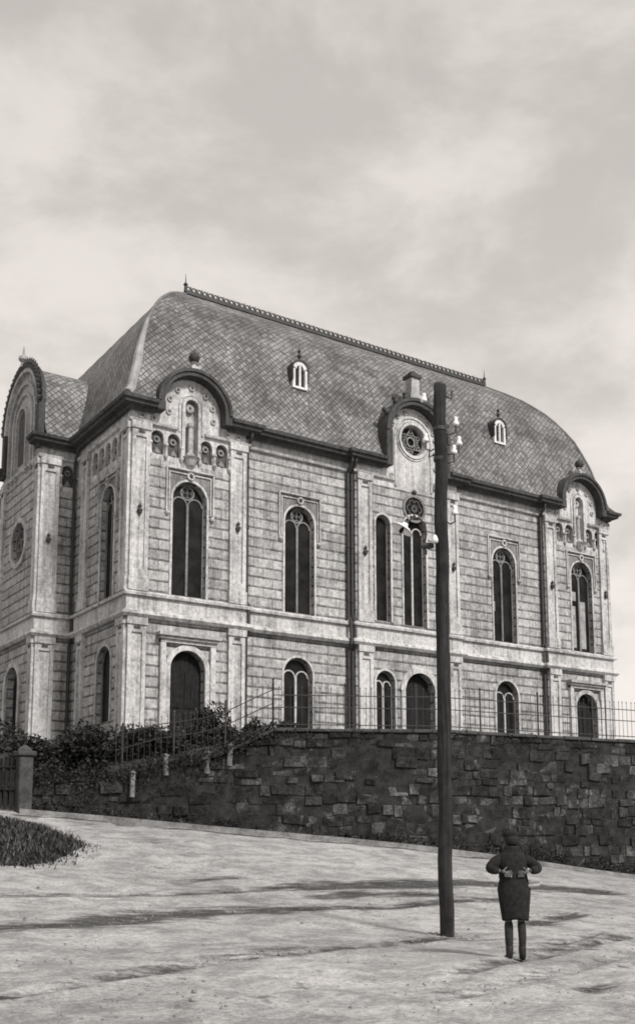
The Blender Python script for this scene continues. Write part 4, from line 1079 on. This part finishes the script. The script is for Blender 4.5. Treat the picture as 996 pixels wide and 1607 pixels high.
# coat: body and sleeves as one skin, skirt of the coat as a loft
ct = MB(); crings = [(1.1,.19,.148),(1.18,.19,.15),(1.27,.205,.156),(1.34,.21,.148),(1.385,.205,.138),(1.425,.17,.12),(1.46,.125,.108),(1.5,.108,.105),(1.535,.104,.104),(1.53,.09,.09),(1.46,.075,.08)]; nn = 28
for (z, rx, ry) in crings:
    for k in range(nn): a = 2*PI*k/nn; ct.v.append(tuple(P0+W(rx*math.cos(a), ry*math.sin(a)-.005, z)))
for i in range(len(crings)-1):
    for k in range(nn): ct.f.append((i*nn+k,i*nn+(k+1) % nn,(i+1)*nn+(k+1) % nn,(i+1)*nn+k))
ct.build('coat', M['coat'], pe, smooth=True)
for s_ in (-1,1):
    skin_mesh('sleeve', [(s_*.1,0,1.35,.09),(s_*.19,-.005,1.345,.092),(s_*.28,-.05,1.285,.08),(s_*.345,-.09,1.222,.07),(s_*.27,-.145,1.212,.066),(s_*.2,-.182,1.202,.048)], [(k,k+1) for k in range(5)], 0, 'coat')
sk = MB(); rings = [(1.14,.172,.135),(1.05,.19,.15),(.95,.21,.165),(.8,.2,.16),(.65,.185,.15),(.5,.172,.145),(.46,.17,.14),(.47,.155,.125)]; rings = [(z+(0,0,0,.02,.05,.08,.09,.09)[i], a*1.06, b*1.06) for i, (z, a, b) in enumerate(rings)]; nn = 28
for i, (z, rx, ry) in enumerate(rings):
    for k in range(nn):
        a = 2*PI*k/nn; f = 1+.06*math.sin(a*5+i*.35)*(i/7)+.03*math.sin(a*11+i)*(i/7); q = P0+W(.012+rx*f*math.cos(a), ry*f*math.sin(a), z+(.01*math.sin(a*3) if i > 4 else 0)); sk.v.append(tuple(q))
for i in range(len(rings)-1):
    for k in range(nn): sk.f.append((i*nn+k,i*nn+(k+1) % nn,(i+1)*nn+(k+1) % nn,(i+1)*nn+k))
so = sk.build('coat_skirt', M['coat'], pe, smooth=True)
for s_ in (-1,1):     # light pocket flaps on the back of the waist seam
    b = MB(); b.add([P0+W(s_*.04,-.155,1.155),P0+W(s_*.13,-.135,1.16),P0+W(s_*.13,-.15,1.125),P0+W(s_*.045,-.172,1.12),P0+W(s_*.04,-.13,1.155),P0+W(s_*.13,-.11,1.16),P0+W(s_*.13,-.12,1.125),P0+W(s_*.045,-.14,1.12)],[(0,1,2,3),(7,6,5,4),(0,4,5,1),(1,5,6,2),(2,6,7,3),(3,7,4,0)]); b.build('belt_flap', M['paper'], pe)
for s_ in (-1,1):
    skin_mesh('stocking', [(s_*.085+.015,.015,.56,.066),(s_*.09+.015,-.02,.32,.062),(s_*.085+.015,0,.14,.05)], [(0,1),(1,2)], 0, 'stocking', 1)
    skin_mesh('boot', [(s_*.087+.015,-.005,.24,.06),(s_*.085+.015,-.005,.11,.054),(s_*.09+.015,.0,.055,.05),(s_*.1+.015,.07,.045,.045),(s_*.115+.015,.16,.035,.036)], [(0,1),(1,2),(2,3),(3,4)], 0, 'boot', 1)
# folded paper sticking out under the right elbow
fp = MB(); 
for k, dz in ((0,0),(1,.055)):
    a = P0+W(.2,-.06,1.0+dz); b_ = P0+W(.34,-.1,1.01+dz); fp.tube([a,b_], [.024,.02], 8)
o = fp.build('rolled_paper', M['paper'], loc=P0+W(.25,-.08,1.0)); tag(o, 'two small pale rolled papers tucked at the right hip of the standing person', 'paper roll')

# ------------------------------------------------------------------ light and sky
az = math.atan2(-.99, .14)                       # towards the sun, plan
el = R(42)
sd = Vector((math.cos(az)*math.cos(el), math.sin(az)*math.cos(el), math.sin(el)))
sl_ = bpy.data.lights.new('sun', 'SUN'); sl_.energy = 2.7; sl_.angle = R(9); sl_.color = (1,.958,.925)
so_ = bpy.data.objects.new('sun', sl_); COL.objects.link(so_); so_.rotation_euler = sd.to_track_quat('Z','Y').to_euler()
wd = bpy.data.worlds.new('World'); S.world = wd; wd.use_nodes = True; nt = wd.node_tree; nt.nodes.clear()
def wn(t, **k):
    o = nt.nodes.new(t)
    for a, b in k.items(): setattr(o, a, b)
    return o
sk_ = wn('ShaderNodeTexSky'); sk_.sky_type = 'NISHITA'; sk_.sun_disc = False; sk_.sun_elevation = el; sk_.sun_rotation = math.atan2(sd.x, sd.y)
sk_.air_density = 1.5; sk_.dust_density = 3.
bw_ = wn('ShaderNodeRGBToBW'); nt.links.new(sk_.outputs[0], bw_.inputs[0])
tc = wn('ShaderNodeTexCoord'); mp = wn('ShaderNodeMapping'); mp.inputs['Scale'].default_value = (1.,1.,1.9); nt.links.new(tc.outputs['Generated'], mp.inputs[0])
nz = wn('ShaderNodeTexNoise'); nz.inputs['Scale'].default_value = 4.6; nz.inputs['Detail'].default_value = 7; nz.inputs['Roughness'].default_value = .58; nz.inputs['Distortion'].default_value = .15; nt.links.new(mp.outputs[0], nz.inputs['Vector'])
mr = wn('ShaderNodeMapRange'); mr.interpolation_type = 'SMOOTHSTEP'
for i, v in enumerate((.38,.64,5.5,7.5)): mr.inputs[i+1].default_value = v
nt.links.new(nz.outputs[0], mr.inputs[0])
sx = wn('ShaderNodeSeparateXYZ'); nt.links.new(tc.outputs['Generated'], sx.inputs[0])
hz = wn('ShaderNodeMapRange')
for i, v in enumerate((.0,.75,1.2,.9)): hz.inputs[i+1].default_value = v
nt.links.new(sx.outputs[2], hz.inputs[0])
mu = wn('ShaderNodeMath', operation='MULTIPLY'); nt.links.new(mr.outputs[0], mu.inputs[0]); nt.links.new(hz.outputs[0], mu.inputs[1])
mx = wn('ShaderNodeMix'); mx.inputs[0].default_value = .85; nt.links.new(bw_.outputs[0], mx.inputs[2]); nt.links.new(mu.outputs[0], mx.inputs[3])
tn = wn('ShaderNodeVectorMath', operation='SCALE'); tn.inputs[0].default_value = (1,.935,.885); nt.links.new(mx.outputs[0], tn.inputs['Scale'])
bg = wn('ShaderNodeBackground'); bg.inputs[1].default_value = .085; nt.links.new(tn.outputs[0], bg.inputs[0])
wo = wn('ShaderNodeOutputWorld'); nt.links.new(bg.outputs[0], wo.inputs[0])
S.view_settings.view_transform = 'Standard'; S.view_settings.look = 'None'; S.view_settings.gamma = 1; S.view_settings.exposure = .5; S.view_settings.use_curve_mapping = False
S.render.engine = 'CYCLES'
S.cycles.filter_width = 1.8
